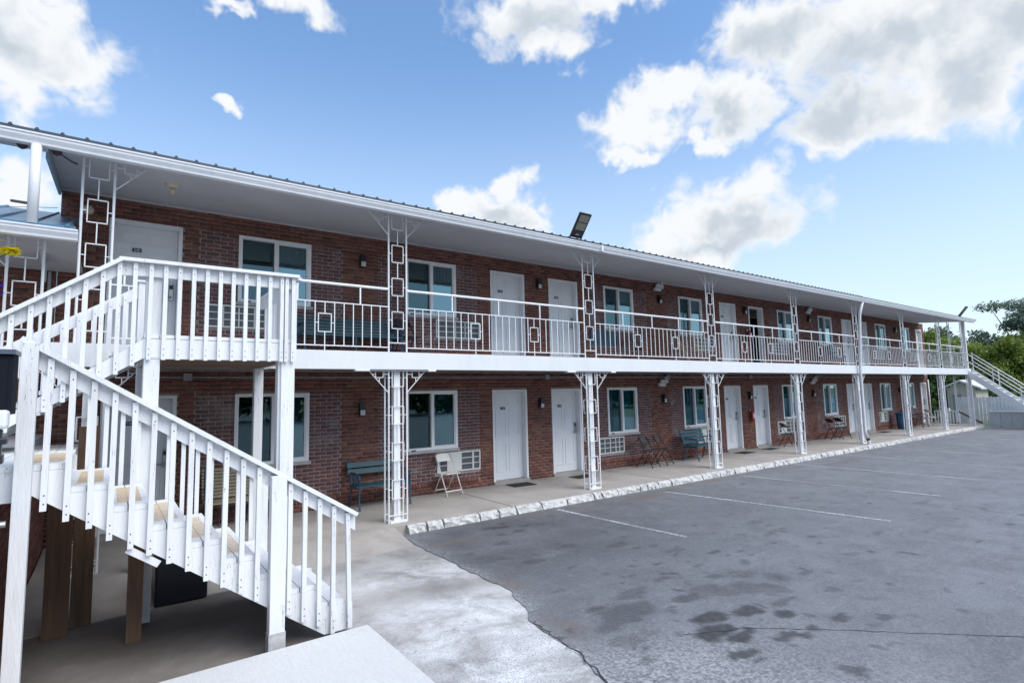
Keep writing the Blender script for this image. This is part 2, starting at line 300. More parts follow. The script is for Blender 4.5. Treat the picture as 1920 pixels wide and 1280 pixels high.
# ------------------------------------------------------------------ setting: ground, apron, asphalt lot, walkway, kerb, markings
GZ = -0.128
def attr_mat(name, kind):
    m = bpy.data.materials.new(name); m.use_nodes = True; nt = m.node_tree; b = nt.nodes['Principled BSDF']; L = nt.links.new
    g = nt.nodes.new('ShaderNodeNewGeometry')
    def noise(s, d=6, r=0.65, dist=0.0, st=(1, 1, 1), off=(0, 0, 0)):
        mp = nt.nodes.new('ShaderNodeMapping'); mp.inputs['Scale'].default_value = st; mp.inputs['Location'].default_value = off; L(g.outputs['Position'], mp.inputs[0])
        n = nt.nodes.new('ShaderNodeTexNoise'); n.inputs['Scale'].default_value = s; n.inputs['Detail'].default_value = d; n.inputs['Roughness'].default_value = r; n.inputs['Distortion'].default_value = dist
        L(mp.outputs[0], n.inputs['Vector']); return n.outputs[0]
    def rng(x, a, b_, c=0.0, d=1.0):
        r = nt.nodes.new('ShaderNodeMapRange'); L(x, r.inputs[0]); r.inputs[1].default_value = a; r.inputs[2].default_value = b_; r.inputs[3].default_value = c; r.inputs[4].default_value = d; return r.outputs[0]
    def mix(f, a, b_):
        q = nt.nodes.new('ShaderNodeMixRGB')
        for i, v in enumerate((f, a, b_)):
            if isinstance(v, tuple): q.inputs[i].default_value = (*v, 1)
            elif isinstance(v, float): q.inputs[i].default_value = v
            else: L(v, q.inputs[i])
        return q.outputs[0]
    def mul(a, b_):
        q = nt.nodes.new('ShaderNodeMath'); q.operation = 'MULTIPLY'
        for i, v in enumerate((a, b_)):
            if isinstance(v, float): q.inputs[i].default_value = v
            else: L(v, q.inputs[i])
        return q.outputs[0]
    def attr(n):
        a = nt.nodes.new('ShaderNodeAttribute'); a.attribute_name = n; return a.outputs['Fac']
    if kind == 'asphalt':
        c = mix(rng(noise(0.55, 5), 0.35, 0.68), (0.078, 0.083, 0.094), (0.165, 0.172, 0.187))
        c = mix(rng(noise(3.5, 7, 0.7), 0.45, 0.75, 0.0, 0.55), c, (0.155, 0.158, 0.172))
        c = mix(mul(attr('far_pale'), rng(noise(1.3, 6, 0.7, off=(6, 2, 0)), 0.2, 0.75, 0.35, 0.95)), c, (0.24, 0.25, 0.27))
        c = mix(rng(noise(16, 6, 0.8, off=(2, 4, 0)), 0.52, 0.72, 0.0, 0.5), c, (0.26, 0.268, 0.285))
        c = mix(rng(noise(9, 6, 0.8, off=(7, 1, 0)), 0.55, 0.75, 0.0, 0.5), c, (0.070, 0.073, 0.080))
        c = mix(rng(noise(1.7, 8, 0.78, 0.5, off=(3, 8, 0)), 0.44, 0.62, 0.0, 0.72), c, (0.080, 0.084, 0.093))
        c = mix(rng(noise(2.4, 8, 0.8, 0.6, off=(11, 2, 0)), 0.50, 0.68, 0.0, 0.55), c, (0.235, 0.24, 0.25))
        c = mix(rng(noise(24, 4, 0.85, off=(8, 8, 0)), 0.48, 0.66, 0.0, 0.55), c, (0.27, 0.28, 0.30))
        c = mix(rng(noise(45, 3, 0.8, off=(4, 7, 0)), 0.50, 0.64, 0.0, 0.6), c, (0.060, 0.063, 0.070))
        # bleached wear and light grit
        c = mix(mul(rng(noise(110, 2, 0.5), 0.50, 0.66), rng(noise(0.7, 5, 0.6, off=(4, 1, 0)), 0.40, 0.64, 0.06, 0.5)), c, (0.36, 0.38, 0.40))
        c = mix(mul(attr('dust'), rng(noise(34, 6, 0.7), 0.42, 0.60)), c, (0.46, 0.47, 0.48))
        c = mix(rng(noise(75, 3, 0.8), 0.36, 0.66, 0.0, 0.34), c, (0.27, 0.28, 0.30))
        c = mix(rng(noise(160, 2, 0.7, off=(5, 5, 0)), 0.55, 0.70, 0.0, 0.6), c, (0.055, 0.056, 0.06))
        c = mix(rng(noise(38, 5, 0.8, off=(1, 9, 0)), 0.56, 0.70, 0.0, 0.5), c, (0.10, 0.102, 0.11))
        # fine crazing
        v = nt.nodes.new('ShaderNodeTexVoronoi'); v.feature = 'DISTANCE_TO_EDGE'; v.inputs['Scale'].default_value = 5.5
        wob = nt.nodes.new('ShaderNodeVectorMath'); wob.operation = 'MULTIPLY_ADD'; nn = nt.nodes.new('ShaderNodeTexNoise'); nn.inputs['Scale'].default_value = 3; nn.inputs['Detail'].default_value = 5
        L(g.outputs['Position'], nn.inputs['Vector']); L(nn.outputs['Color'], wob.inputs[0]); wob.inputs[1].default_value = (0.5, 0.5, 0.5); L(g.outputs['Position'], wob.inputs[2]); L(wob.outputs[0], v.inputs['Vector'])
        c = mix(mul(rng(v.outputs[0], 0.02, 0.0), rng(noise(0.8, 3, off=(9, 3, 0)), 0.45, 0.62, 0.0, 0.38)), c, (0.05, 0.05, 0.055))
        # drive-lane scrapes, long and thin
        c = mix(rng(noise(2.2, 6, 0.7, 0.4, (0.6, 5.0, 1)), 0.56, 0.8, 0.0, 0.35), c, (0.32, 0.33, 0.35))
        c = mix(mul(attr('near_dark'), rng(noise(1.1, 6, 0.7, 0.4, off=(1, 5, 0)), 0.34, 0.6, 0.15, 0.62)), c, (0.060, 0.063, 0.071))  # asphalt darker near the building and towards the left end
        c = mix(mul(attr('stain'), rng(noise(14, 4), 0.3, 0.6, 0.75, 0.98)), c, (0.048, 0.049, 0.053))
        c = mix(mul(attr('rust'), rng(noise(6, 4), 0.3, 0.6, 0.3, 0.75)), c, (0.16, 0.125, 0.095))
        rough = rng(noise(2, 3), 0.3, 0.7, 0.62, 0.82); bs = 0.55; bsc = 140
    else:
        c = mix(rng(noise(0.9, 6, 0.7, 0.3), 0.38, 0.62), (0.25, 0.24, 0.23), (0.44, 0.43, 0.42))
        c = mix(mul(attr('white'), rng(noise(1.9, 7, 0.75, 0.4, off=(2, 7, 0)), 0.36, 0.62)), c, (0.72, 0.73, 0.74))
        c = mix(mul(attr('grit'), rng(noise(60, 6, 0.8), 0.51, 0.62)), c, (0.20, 0.205, 0.215))
        c = mix(rng(noise(120, 3, 0.7), 0.52, 0.68, 0.0, 0.4), c, (0.22, 0.21, 0.20))
        c = mix(rng(noise(5, 7, 0.75, off=(3, 3, 0)), 0.60, 0.75, 0.0, 0.6), c, (0.27, 0.255, 0.24))
        c = mix(mul(attr('shade_dirt'), rng(noise(1.2, 5, 0.6), 0.25, 0.6, 0.55, 1.0)), c, (0.135, 0.118, 0.105))  # brown tone carries both the painted stair shade and real dirt
        v = nt.nodes.new('ShaderNodeTexVoronoi'); v.feature = 'DISTANCE_TO_EDGE'; v.inputs['Scale'].default_value = 1.1
        wob = nt.nodes.new('ShaderNodeVectorMath'); wob.operation = 'MULTIPLY_ADD'; nn = nt.nodes.new('ShaderNodeTexNoise'); nn.inputs['Scale'].default_value = 2; nn.inputs['Detail'].default_value = 6
        L(g.outputs['Position'], nn.inputs['Vector']); L(nn.outputs['Color'], wob.inputs[0]); wob.inputs[1].default_value = (0.9, 0.9, 0.9); L(g.outputs['Position'], wob.inputs[2]); L(wob.outputs[0], v.inputs['Vector'])
        c = mix(mul(rng(v.outputs[0], 0.008, 0.001), rng(noise(0.8, 3, off=(9, 3, 0)), 0.52, 0.62, 0.0, 0.45)), c, (0.14, 0.135, 0.13))
        rough = rng(noise(2, 3), 0.3, 0.7, 0.7, 0.9); bs = 0.5; bsc = 90
    L(c, b.inputs['Base Color']); L(rough, b.inputs['Roughness']); b.inputs['Specular IOR Level'].default_value = 0.35
    bp = nt.nodes.new('ShaderNodeBump'); bp.inputs['Strength'].default_value = bs; bp.inputs['Distance'].default_value = 0.008; L(noise(bsc, 4), bp.inputs['Height']); L(bp.outputs[0], b.inputs['Normal'])
    return m
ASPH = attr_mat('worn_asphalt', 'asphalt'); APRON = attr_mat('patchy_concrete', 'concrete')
GRASSM = mat('grass_ground', (0.07, 0.10, 0.035), 0.9, 0.4, 0.6)
def vnoise(x, y, s, seed):
    """cheap smooth value noise on numpy arrays"""
    rs = np.random.RandomState(seed); T = rs.rand(64, 64)
    x = x*s+seed*3.7; y = y*s+seed*1.9; xi = np.floor(x).astype(int); yi = np.floor(y).astype(int); fx = x-xi; fy = y-yi
    fx = fx*fx*(3-2*fx); fy = fy*fy*(3-2*fy); g = lambda a, b: T[a % 64, b % 64]
    return (g(xi, yi)*(1-fx)+g(xi+1, yi)*fx)*(1-fy)+(g(xi, yi+1)*(1-fx)+g(xi+1, yi+1)*fx)*fy
def fbm(x, y, s, seed): return (vnoise(x, y, s, seed)+.5*vnoise(x, y, 2*s, seed+1)+.25*vnoise(x, y, 4*s, seed+2))/1.75
def grid_mesh(name, X, Y, Z, mt, attrs):
    ny, nx = X.shape; v = np.stack([X.ravel(), Y.ravel(), Z.ravel()], 1)
    i = np.arange(ny*nx).reshape(ny, nx); f = np.stack([i[:-1, :-1].ravel(), i[:-1, 1:].ravel(), i[1:, 1:].ravel(), i[1:, :-1].ravel()], 1)
    me = bpy.data.meshes.new(name); me.vertices.add(len(v)); me.vertices.foreach_set('co', v.astype(np.float32).ravel())
    me.loops.add(f.size); me.loops.foreach_set('vertex_index', f.ravel().astype(np.int32)); me.polygons.add(len(f))
    me.polygons.foreach_set('loop_start', np.arange(0, f.size, 4, dtype=np.int32)); me.polygons.foreach_set('loop_total', np.full(len(f), 4, dtype=np.int32))
    me.update(); me.validate(); me.materials.append(mt)
    for k, a in attrs.items():
        at = me.attributes.new(k, 'FLOAT', 'POINT'); at.data.foreach_set('value', a.ravel().astype(np.float32))
    if me.polygons[0].normal.z < 0: me.flip_normals()
    return link(name, me)
tag(MB().quad((-600, -600, -0.30), (900, -600, -0.30), (900, 600, -0.30), (-600, 600, -0.30)).build('ground', GRASSM), kind='structure')
# concrete apron under and in front of the stairs
xs = np.concatenate([[-40, -20, -12], np.arange(-6, 0.9, 0.05)]); ys = np.concatenate([np.arange(-0.2, -10.0, -0.05), [-14, -22, -40]])
X, Y = np.meshgrid(xs, ys); Z = np.full_like(X, GZ-0.008)
white = np.clip((-Y-1.3)/1.2, 0, 1)*np.clip((X+2.0)/0.8, 0, 1); white = np.clip(white*1.15*(0.55+0.9*fbm(X, Y, 0.7, 11)), 0, 1)
grit = np.clip((-Y-3.3)/1.2, 0, 1)*np.clip((X+2.2)/0.5, 0, 1)
under = np.clip((-1.7-X)/0.5, 0, 1)*np.clip((Y+3.6)/0.3, 0, 1)  # shade beneath the stairs, painted into the concrete colour
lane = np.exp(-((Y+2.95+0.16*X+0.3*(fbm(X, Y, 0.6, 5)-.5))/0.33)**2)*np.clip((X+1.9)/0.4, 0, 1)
shade_dirt = np.clip(under*0.95+0.35*np.clip((Y+1.2)/1.0, 0, 1)*np.clip((X+2.2), 0, 1)+0.18*lane, 0, 1)
white = white*(1-0.85*lane)
tag(grid_mesh('concrete_apron', X, Y, Z, APRON, {'white': white, 'grit': grit, 'shade_dirt': shade_dirt}), kind='structure')
# asphalt
EDGE = [(-0.1, 0.02), (-0.77, 0.014), (-1.58, -0.014), (-2.52, -0.035), (-3.45, -0.06), (-4.2, -0.36), (-4.6, -0.43), (-4.96, -0.47), (-5.44, -0.62), (-7.5, -1.3), (-10, -2.2), (-80, -30)]
def edge_x(y): return np.interp(-y, [-e[0] for e in EDGE], [e[1] for e in EDGE])
ys = np.concatenate([np.arange(-0.33, -9.4, -0.045), [-10.5, -13, -18, -30, -80]]); t = np.concatenate([np.arange(0, 13, 0.045), [14, 16, 19, 23, 27, 31.9]])
Yg, Tg = np.meshgrid(ys, t, indexing='ij'); ex = edge_x(Yg)+0.05*(fbm(Yg*0+2, Yg, 5.0, 3)-.5)*2
Xg = ex+(31.9-ex)*(Tg/31.9)
stain = np.zeros_like(Xg); rust = np.zeros_like(Xg)
wx = Xg+0.26*(fbm(Xg, Yg, 4.5, 21)-.5); wy = Yg+0.20*(fbm(Xg, Yg, 4.5, 31)-.5)
SP = [(1.0, -5.2, .26, .13, 1), (0.72, -5.42, .24, .10, 1), (0.87, -5.62, .17, .10, 1), (1.45, -5.35, .17, .10, .95), (1.62, -5.62, .15, .09, .95), (1.18, -5.88, .16, .07, .9), (1.36, -5.98, .10, .06, .9), (0.62, -5.85, .12, .07, .9),
      (1.75, -4.95, .22, .13, .45), (2.05, -5.0, .15, .18, .45), (2.25, -5.2, .10, .22, .5), (1.55, -4.75, .30, .16, .4), (2.05, -4.6, .10, .07, .55), (2.35, -4.7, .20, .10, .4), (1.9, -5.45, .16, .09, .55), (2.6, -5.0, .12, .16, .4),
      (0.55, -4.6, .35, .18, .55), (0.25, -4.75, .30, .12, .5), (0.9, -4.3, .22, .10, .5), (1.25, -4.75, .18, .09, .7), (1.6, -4.25, .1, .06, .6), (1.75, -4.15, .07, .05, .6), (0.05, -5.05, .2, .1, .4),
      (1.55, -0.95, .16, .10, .9), (1.75, -0.75, .12, .07, .75), (1.35, -0.85, .10, .06, .7), (1.25, -1.35, .12, .06, .75), (1.55, -1.35, .07, .05, .7), (1.0, -1.75, .14, .08, .6), (1.9, -1.1, .08, .05, .6), (1.1, -1.1, .07, .05, .6),
      (0.85, -2.75, .16, .08, .55), (1.6, -2.5, .14, .07, .5), (2.2, -2.9, .18, .08, .5), (2.6, -3.6, .15, .08, .45), (1.05, -3.2, .10, .05, .5), (0.35, -2.2, .12, .05, .45),
      (2.0, -6.0, .12, .06, .8), (2.25, -6.25, .10, .06, .7), (1.0, -6.5, .10, .06, .7), (1.55, -6.45, .08, .05, .6), (2.6, -5.6, .10, .06, .5), (3.0, -5.2, .12, .07, .5),
      (4.4, -4.0, .30, .07, .4), (4.9, -3.4, .22, .07, .4), (5.6, -5.0, .16, .05, .45), (6.2, -5.4, .12, .05, .45), (8.6, -4.6, .3, .08, .35)]
for k_ in range(70):
    SP.append((rnd.gauss(1.3, 1.3), rnd.gauss(-4.9, .9), rnd.uniform(.02, .06), rnd.uniform(.015, .04), rnd.uniform(.4, .85)))
for k_ in range(110): SP.append((rnd.uniform(.3, 9), rnd.uniform(-6.8, -.6), rnd.uniform(.03, .12), rnd.uniform(.02, .06), rnd.uniform(.3, .75)))
for (sx, sy, ra, rb, k) in SP:
    d = np.hypot((wx-sx)/ra, (wy-sy)/rb); stain = np.maximum(stain, k*np.clip((1.12-d)/0.22, 0, 1))
for (sx, sy, ra, rb, k) in [(5.3, -0.85, .9, .28, .9), (6.4, -0.65, 1.2, .2, .6), (8.0, -0.6, 1.0, .2, .7), (9.4, -0.55, .6, .18, .6), (11.2, -0.8, 1.3, .2, .5), (3.6, -0.75, .8, .2, .45), (0.5, -1.25, .55, .16, .9), (2.4, -0.62, .7, .15, .8), (13.5, -1.2, 1.0, .2, .6), (0.1, -3.2, .25, .35, .7), (-0.2, -4.5, .2, .4, .6)]:
    d = np.hypot((wx-sx)/ra, (wy-sy)/rb); rust = np.maximum(rust, k*np.clip(1.15-d, 0, 1))
dust = np.clip((-Yg-4.7)/1.0, 0, 1)*np.exp(-np.clip(Xg+0.3, 0, None)/0.95)*1.5+np.exp(-np.clip(Xg-edge_x(Yg), 0, None)/0.16)*0.9*(Yg > -4.0)+np.exp(-np.clip(Xg-edge_x(Yg), 0, None)/0.10)*0.5
dust = np.clip(dust*(0.4+1.1*fbm(Xg, Yg, 1.1, 44)), 0, 0.9)
far_pale = np.clip(np.clip((Xg-1.5)/12, 0, .8)+np.clip((-Yg-3.2)/6, 0, .55)*np.clip((Xg+1)/3, 0.3, 1), 0, .9)  # asphalt paler to the right and away from the building
asph = tag(grid_mesh('asphalt_lot', Xg, Yg, np.full_like(Xg, GZ), ASPH, {'far_pale': far_pale, 'near_dark': np.clip(1.15-(Xg-1.0)/6, 0, 1)*np.clip((Yg+4.3)/2.0, 0, 1), 'stain': stain, 'rust': rust, 'dust': dust}), kind='structure')
CRK = mat('crack_dark', (0.040, 0.040, 0.042), 0.95, 0.2, 20)
def ribbon(name, pts, w, mt, z, parent, jit=0.03, seg=0.06, wv=0.6):
    P = []; r2 = random.Random(hash(name+str(pts[0])) % 1000)
    for a, b in zip(pts, pts[1:]):
        n = max(2, int(math.dist(a, b)/seg))
        for k in range(n): P.append(((a[0]+(b[0]-a[0])*k/n)+r2.uniform(-jit, jit), (a[1]+(b[1]-a[1])*k/n)+r2.uniform(-jit, jit)))
    P.append(pts[-1]); b = MB()
    for i in range(len(P)):
        d = Vector((P[min(i+1, len(P)-1)][0]-P[max(0, i-1)][0], P[min(i+1, len(P)-1)][1]-P[max(0, i-1)][1], 0)).normalized(); s = Vector((-d.y, d.x, 0))*w*(1-wv*r2.random())/2
        b.v += [(P[i][0]+s.x, P[i][1]+s.y, z), (P[i][0]-s.x, P[i][1]-s.y, z)]
    for i in range(len(P)-1): b.f.append((2*i, 2*i+1, 2*i+3, 2*i+2)); b.mi.append(0)
    return b.build(name, mt, parent)
ribbon('crack', [(0.5, -5.3), (1.05, -5.57), (1.6, -6.07), (2.7, -7.15), (3.6, -8.0)], 0.011, CRK, GZ+0.004, asph, 0.012)
ribbon('crack', [(e[1]-0.005, e[0]) for e in EDGE[5:10]], 0.013, CRK, GZ+0.004, asph, 0.025)
def line_mat():
    m = bpy.data.materials.new('worn_line_paint'); m.use_nodes = True; nt = m.node_tree; b = nt.nodes['Principled BSDF']; L = nt.links.new
    b.inputs['Base Color'].default_value = (0.60, 0.62, 0.64, 1); b.inputs['Roughness'].default_value = 0.8
    g = nt.nodes.new('ShaderNodeNewGeometry'); n = nt.nodes.new('ShaderNodeTexNoise'); n.inputs['Scale'].default_value = 26; n.inputs['Detail'].default_value = 6; n.inputs['Roughness'].default_value = 0.7
    L(g.outputs['Position'], n.inputs['Vector']); r = nt.nodes.new('ShaderNodeMapRange'); L(n.outputs[0], r.inputs[0]); r.inputs[1].default_value = 0.36; r.inputs[2].default_value = 0.60
    n2 = nt.nodes.new('ShaderNodeTexNoise'); n2.inputs['Scale'].default_value = 0.9; L(g.outputs['Position'], n2.inputs['Vector']); r2 = nt.nodes.new('ShaderNodeMapRange'); L(n2.outputs[0], r2.inputs[0]); r2.inputs[1].default_value = 0.35; r2.inputs[2].default_value = 0.62; r2.inputs[3].default_value = 0.25; r2.inputs[4].default_value = 1
    mu = nt.nodes.new('ShaderNodeMath'); mu.operation = 'MULTIPLY'; L(r.outputs[0], mu.inputs[0]); L(r2.outputs[0], mu.inputs[1]); L(mu.outputs[0], b.inputs['Alpha']); return m
LINE = line_mat()
for (a, b) in [((3.13, -.54), (3.27, -3.3)), ((6.03, -.75), (6.50, -4.83)), ((9.17, -.55), (9.46, -4.66)), ((12.1, -.5), (12.24, -4.7)), ((15.3, -.5), (15.0, -4.9)), ((18.2, -.5), (18.1, -4.9)), ((21.3, -.5), (21.2, -4.9)), ((24.4, -.5), (24.3, -4.9))]:
    tag(ribbon('parking_line', [a, b], 0.085, LINE, GZ+0.0045, None, 0.003, 0.3, 0.1), kind='structure')
# raised walkway along the ground floor rooms
D = 1.957
walk = tag(MB().box(-4.4, 31.6, -0.24, 6.0, -0.28, 0.0).build('walkway', WALK), kind='structure')
MB().hexa([(-4.4, -1.5, -0.29), (-0.05, -1.0, -0.29), (-0.02, -0.243, -0.29), (-4.4, -0.243, -0.29), (-4.4, -1.5, GZ+0.001), (-0.05, -1.0, GZ+0.001), (-0.02, -0.243, -0.004), (-4.4, -0.243, -0.004)]).build('ramp_edge', WALK, walk)
for x in (-2.2, 2.3, 6.8, 11.3, 15.8, 20.2, 24.7): MB().box(x-.006, x+.006, -0.237, D-.02, 0.0, 0.0025).build('joint', CRK, walk)
kerb = tag(bpy.data.objects.new('kerb', None), kind='structure'); COL.objects.link(kerb)
x = 0.17; kr = random.Random(3)
while x < 30.6:
    w = kr.uniform(0.22, 0.75)
    if 9.95 < x < 10.22: x = 10.25; continue
    b = MB(); n = 5
    rings = []
    for i in range(n+1):
        xx = x+w*i/n; j = lambda s: kr.uniform(-s, s)
        prof = [(-0.245, -0.29), (-0.243, -0.002+j(.003)), (-0.29+j(.008), -0.004+j(.004)), (-0.335+j(.012), -0.022+j(.006)), (-0.352+j(.012), -0.062+j(.012)), (-0.368+j(.02), -0.12), (-0.375, -0.29)]
        k = len(b.v); b.v += [(xx+(0.016 if i == 0 else -0.016 if i == n else 0)+j(.008), a, c) for a, c in prof]; rings.append(k)
    for a, c in zip(rings, rings[1:]):
        for q in range(6): b.f.append((a+q, a+q+1, c+q+1, c+q)); b.mi.append(0)
    b.f += [tuple(rings[0]+q for q in range(7)), tuple(rings[-1]+q for q in range(7))]; b.mi += [0, 0]
    b.build('kerb_stone', KERB, kerb)
    x += w
# broad white concrete pad beside the foot of the wooden stairs
pad = MB(); pad.box(-9, -1.735, -9.5, -3.50, -0.30, -0.022)
tag(pad.build('concrete_pad', SLABC, bevel=0.008), kind='structure')

# ------------------------------------------------------------------ the motel
bld = thing('motel_building', 'long two storey red brick motel with white balcony and doors', 'motel')
WX0, WX1 = -4.43, 31.6
WIN = [(-1.965, -0.735), (1.24, 2.445), (7.165, 8.345), (10.467, 11.647), (16.38, 17.56), (19.61, 20.77), (25.25, 26.42), (28.35, 29.45)]
DOOR = [(-3.83, -2.835), (3.397, 4.403), (5.182, 6.178), (12.655, 13.61), (14.42, 15.385), (21.75, 22.7), (23.4, 24.33), (30.4, 31.25)]
FL = [dict(z0=0.0, z1=2.60, wb=0.913, top=2.147, db=0.0), dict(z0=2.772, z1=5.31, wb=3.775, top=4.960, db=2.772)]
ACS = [[(1.93, 3.03), (6.77, 7.74), (11.05, 11.95), (15.88, 17.0), (20.36, 21.39), (24.9, 25.85)],
       [(-2.46, -1.30), (1.93, 3.07), (6.6, 7.62), (11.15, 12.2), (15.75, 17.0), (20.35, 21.4), (24.95, 26.0), (29.3, 30.2)]]
ACZ = [(0.395, 0.825), (3.29, 3.70)]
def intervals(x0, x1, cuts):
    """x0..x1 minus the cuts"""
    out = []; c = x0
    for a, b in sorted(cuts):
        if b <= c or a >= x1: continue
        if a > c+0.004: out.append((c, min(a, x1)))
        c = max(c, b)
    if c < x1-0.004: out.append((c, x1))
    return out
BR = []      # (x0,x1,z0,z1,panel)
CH, MG = 0.0705, 0.0105
wallb = MB()
def wall_rects(fi):
    F = FL[fi]; panels = [(a-0.6, b+0.6) for a, b in WIN]
    zr = F['z0']+0.13; zp0 = F['z0']+0.245; zp1 = F['top']
    holes = [(a, b, F['wb'], F['top']) for a, b in WIN]+[(a, b, F['db'], F['top']) for a, b in DOOR]+[(a, b, *ACZ[fi]) for a, b in ACS[fi]]
    def cuts_at(z0, z1): return [(h[0], h[1]) for h in holes if h[2] < z1-0.012 and h[3] > z0+0.012]
    # mortar face as rectangles between all cut lines
    zs = sorted({F['z0'], F['z1'], zr, zp0, zp1}|{h[2] for h in holes}|{h[3] for h in holes})
    for z0, z1 in zip(zs, zs[1:]):
        zc = (z0+z1)/2
        for a, b in intervals(WX0, WX1, [(h[0], h[1]) for h in holes if h[2] < zc < h[3]]):
            pc = [p for p in panels if zp0 < zc < zp1]
            for c, d in intervals(a, b, pc): wallb.quad((c, D+.008, z0), (d, D+.008, z0), (d, D+.008, z1), (c, D+.008, z1), 0)
            for p in pc:
                c, d = max(a, p[0]), min(b, p[1])
                if d > c+.003: wallb.quad((c, D+.008, z0), (d, D+.008, z0), (d, D+.008, z1), (c, D+.008, z1), 1)
    # reveals of the openings
    for (a, b, z0, z1) in holes:
        for q in (((a, D+.008, z0), (a, D+.22, z0), (a, D+.22, z1), (a, D+.008, z1)), ((b, D+.008, z0), (b, D+.22, z0), (b, D+.22, z1), (b, D+.008, z1)), ((a, D+.008, z1), (b, D+.008, z1), (b, D+.22, z1), (a, D+.22, z1)), ((a, D+.008, z0), (b, D+.008, z0), (b, D+.22, z0), (a, D+.22, z0))): wallb.quad(*q, 0)
    row = 0; z = F['z0']+0.004
    while z+CH < F['z1']+0.03:
        z1 = z+CH-MG
        if z1 > F['z1']: break
        inp = zp0-.03 < z < zp1-.02; insill = zr-.04 < z < zp0-.03
        segs = []
        cu = cuts_at(z, z1)
        if inp or insill:
            for s in intervals(WX0, WX1, cu+panels): segs.append((*s, 0))
            if inp:
                for p in panels:
                    for s in intervals(p[0], p[1], cu): segs.append((*s, 1))
        else:
            for s in intervals(WX0, WX1, cu): segs.append((*s, 0))
        for a, b, pn in segs:
            L_ = 0.2155+(0.004 if pn else 0)
            first = math.floor((a-(0.108 if row % 2 else 0)-0.05*pn)/L_); k = first
            while True:
                c = k*L_+(0.108 if row % 2 else 0)+0.05*pn; d = c+L_-MG*(1.5 if pn else 1); k += 1
                if c >= b: break
                c2, d2 = max(c, a+.004), min(d, b-.004)
                if d2-c2 > 0.02: BR.append((c2, d2, z, z1-(0.003 if pn else 0), pn))
        z += CH; row += 1
    # rowlock course on edge under each old opening
    for p in panels:
        for s in intervals(p[0], p[1], cuts_at(zr, zp0)):
            c = s[0]
            while c+0.05 < s[1]: BR.append((c+.004, min(c+.062, s[1]), zr+.006, zp0-.014, 2)); c += 0.0715
wall_rects(0); wall_rects(1)
wall = wallb.build('wall', [MORTAR, MORTAR2], bld)
shell = MB()
shell.box(WX0, WX1, 8.0, 8.2, -0.2, 5.6).box(WX0, WX0+.2, D+.25, 8.0, -0.2, 5.55).box(WX1-.2, WX1, D+.0085, 8.0, -0.2, 5.3).box(WX0+.2, WX1-.2, D+3.2, D+3.3, 0.0, 5.3)
shell.build('rear_wall', ROOM, bld)
def brick_mesh(lst, name, seedoff=0):
    a = np.array([q[:4] for q in lst]); n = len(a); rs = np.random.RandomState(17+seedoff)
    pn = np.array([q[4] for q in lst]); yo = D-0.0+rs.uniform(-0.003, 0.003, n)-(pn == 2)*0.004; yi = np.full(n, D+0.012)
    x0, x1, z0, z1 = a.T
    V = np.stack([np.stack([x0, yo, z0], 1), np.stack([x1, yo, z0], 1), np.stack([x1, yo, z1], 1), np.stack([x0, yo, z1], 1), np.stack([x0, yi, z0], 1), np.stack([x1, yi, z0], 1), np.stack([x1, yi, z1], 1), np.stack([x0, yi, z1], 1)], 1).reshape(-1, 3)
    Fq = np.array([(0, 1, 2, 3), (0, 4, 5, 1), (1, 5, 6, 2), (2, 6, 7, 3), (3, 7, 4, 0)]); F = (np.arange(n)[:, None, None]*8+Fq[None]).reshape(-1, 4)
    me = bpy.data.meshes.new(name); me.vertices.add(len(V)); me.vertices.foreach_set('co', V.astype(np.float32).ravel())
    me.loops.add(F.size); me.loops.foreach_set('vertex_index', F.ravel().astype(np.int32)); me.polygons.add(len(F))
    me.polygons.foreach_set('loop_start', np.arange(0, F.size, 4, dtype=np.int32)); me.polygons.foreach_set('loop_total', np.full(len(F), 4, dtype=np.int32))
    me.materials.append(BRICK); me.materials.append(BRICK2)
    me.polygons.foreach_set('material_index', np.repeat((pn == 1).astype(np.int32), 5))
    me.update(); tint = np.repeat(rs.rand(n), 8)
    at_ = me.attributes.new('tint', 'FLOAT', 'POINT'); at_.data.foreach_set('value', tint.astype(np.float32)); return me
def px(p):
    d = Vector(p)-CP; w = d.dot(CF); return 960+1024.3*d.dot(CR)/w, 640-1024.3*d.dot(CU)/w
vis = []
for i, q in enumerate(BR):
    u0, v0 = px((q[0], D, q[2])); u1, v1 = px((q[1], D, q[3]))
    ok = 590 < u0 < 1100 and (q[1]-q[0]) > 0.12
    vis.append(((u1-u0)*abs(v0-v1) if ok else 0, i))
best = {i for _, i in sorted(vis, reverse=True)[:290]}
for i in sorted(best): link('brick', brick_mesh([BR[i]], 'brick', i), wall)
tag(link('brickwork', brick_mesh([q for i, q in enumerate(BR) if i not in best], 'brickwork'), wall), kind='stuff')

# roof, soffit, gutter
rf = MB()
def soff(y): return 5.312-0.0876*(D-y)
rf.hexa([(-4.47, -0.47, 5.155), (31.0, -0.47, 5.155), (31.0, 8.6, 5.93), (-4.47, 8.6, 5.93), (-4.47, -0.47, 5.205), (31.0, -0.47, 5.205), (31.0, 8.6, 5.98), (-4.47, 8.6, 5.98)]).box(-6.4, -4.472, -0.47, -0.08, 5.153, 5.204)
x = -6.35
while x < 17.9:
    rf.prism([(x-.024, 5.200), (x+.024, 5.200), (x+.010, 5.228), (x-.010, 5.228)], 'y', -0.475, -0.2); x += 0.229
roof = rf.build('roof', ROOFM, bld)
MB().hexa([(WX0+.003, -0.38, soff(-.38)), (30.75, -0.38, soff(-.38)), (30.75, D+.03, soff(D+.03)), (WX0+.003, D+.03, soff(D+.03)), (WX0+.003, -0.38, soff(-.38)+.02), (30.75, -0.38, soff(-.38)+.02), (30.75, D+.03, soff(D+.03)+.02), (WX0+.003, D+.03, soff(D+.03)+.02)]).build('soffit', SOFFIT, bld)
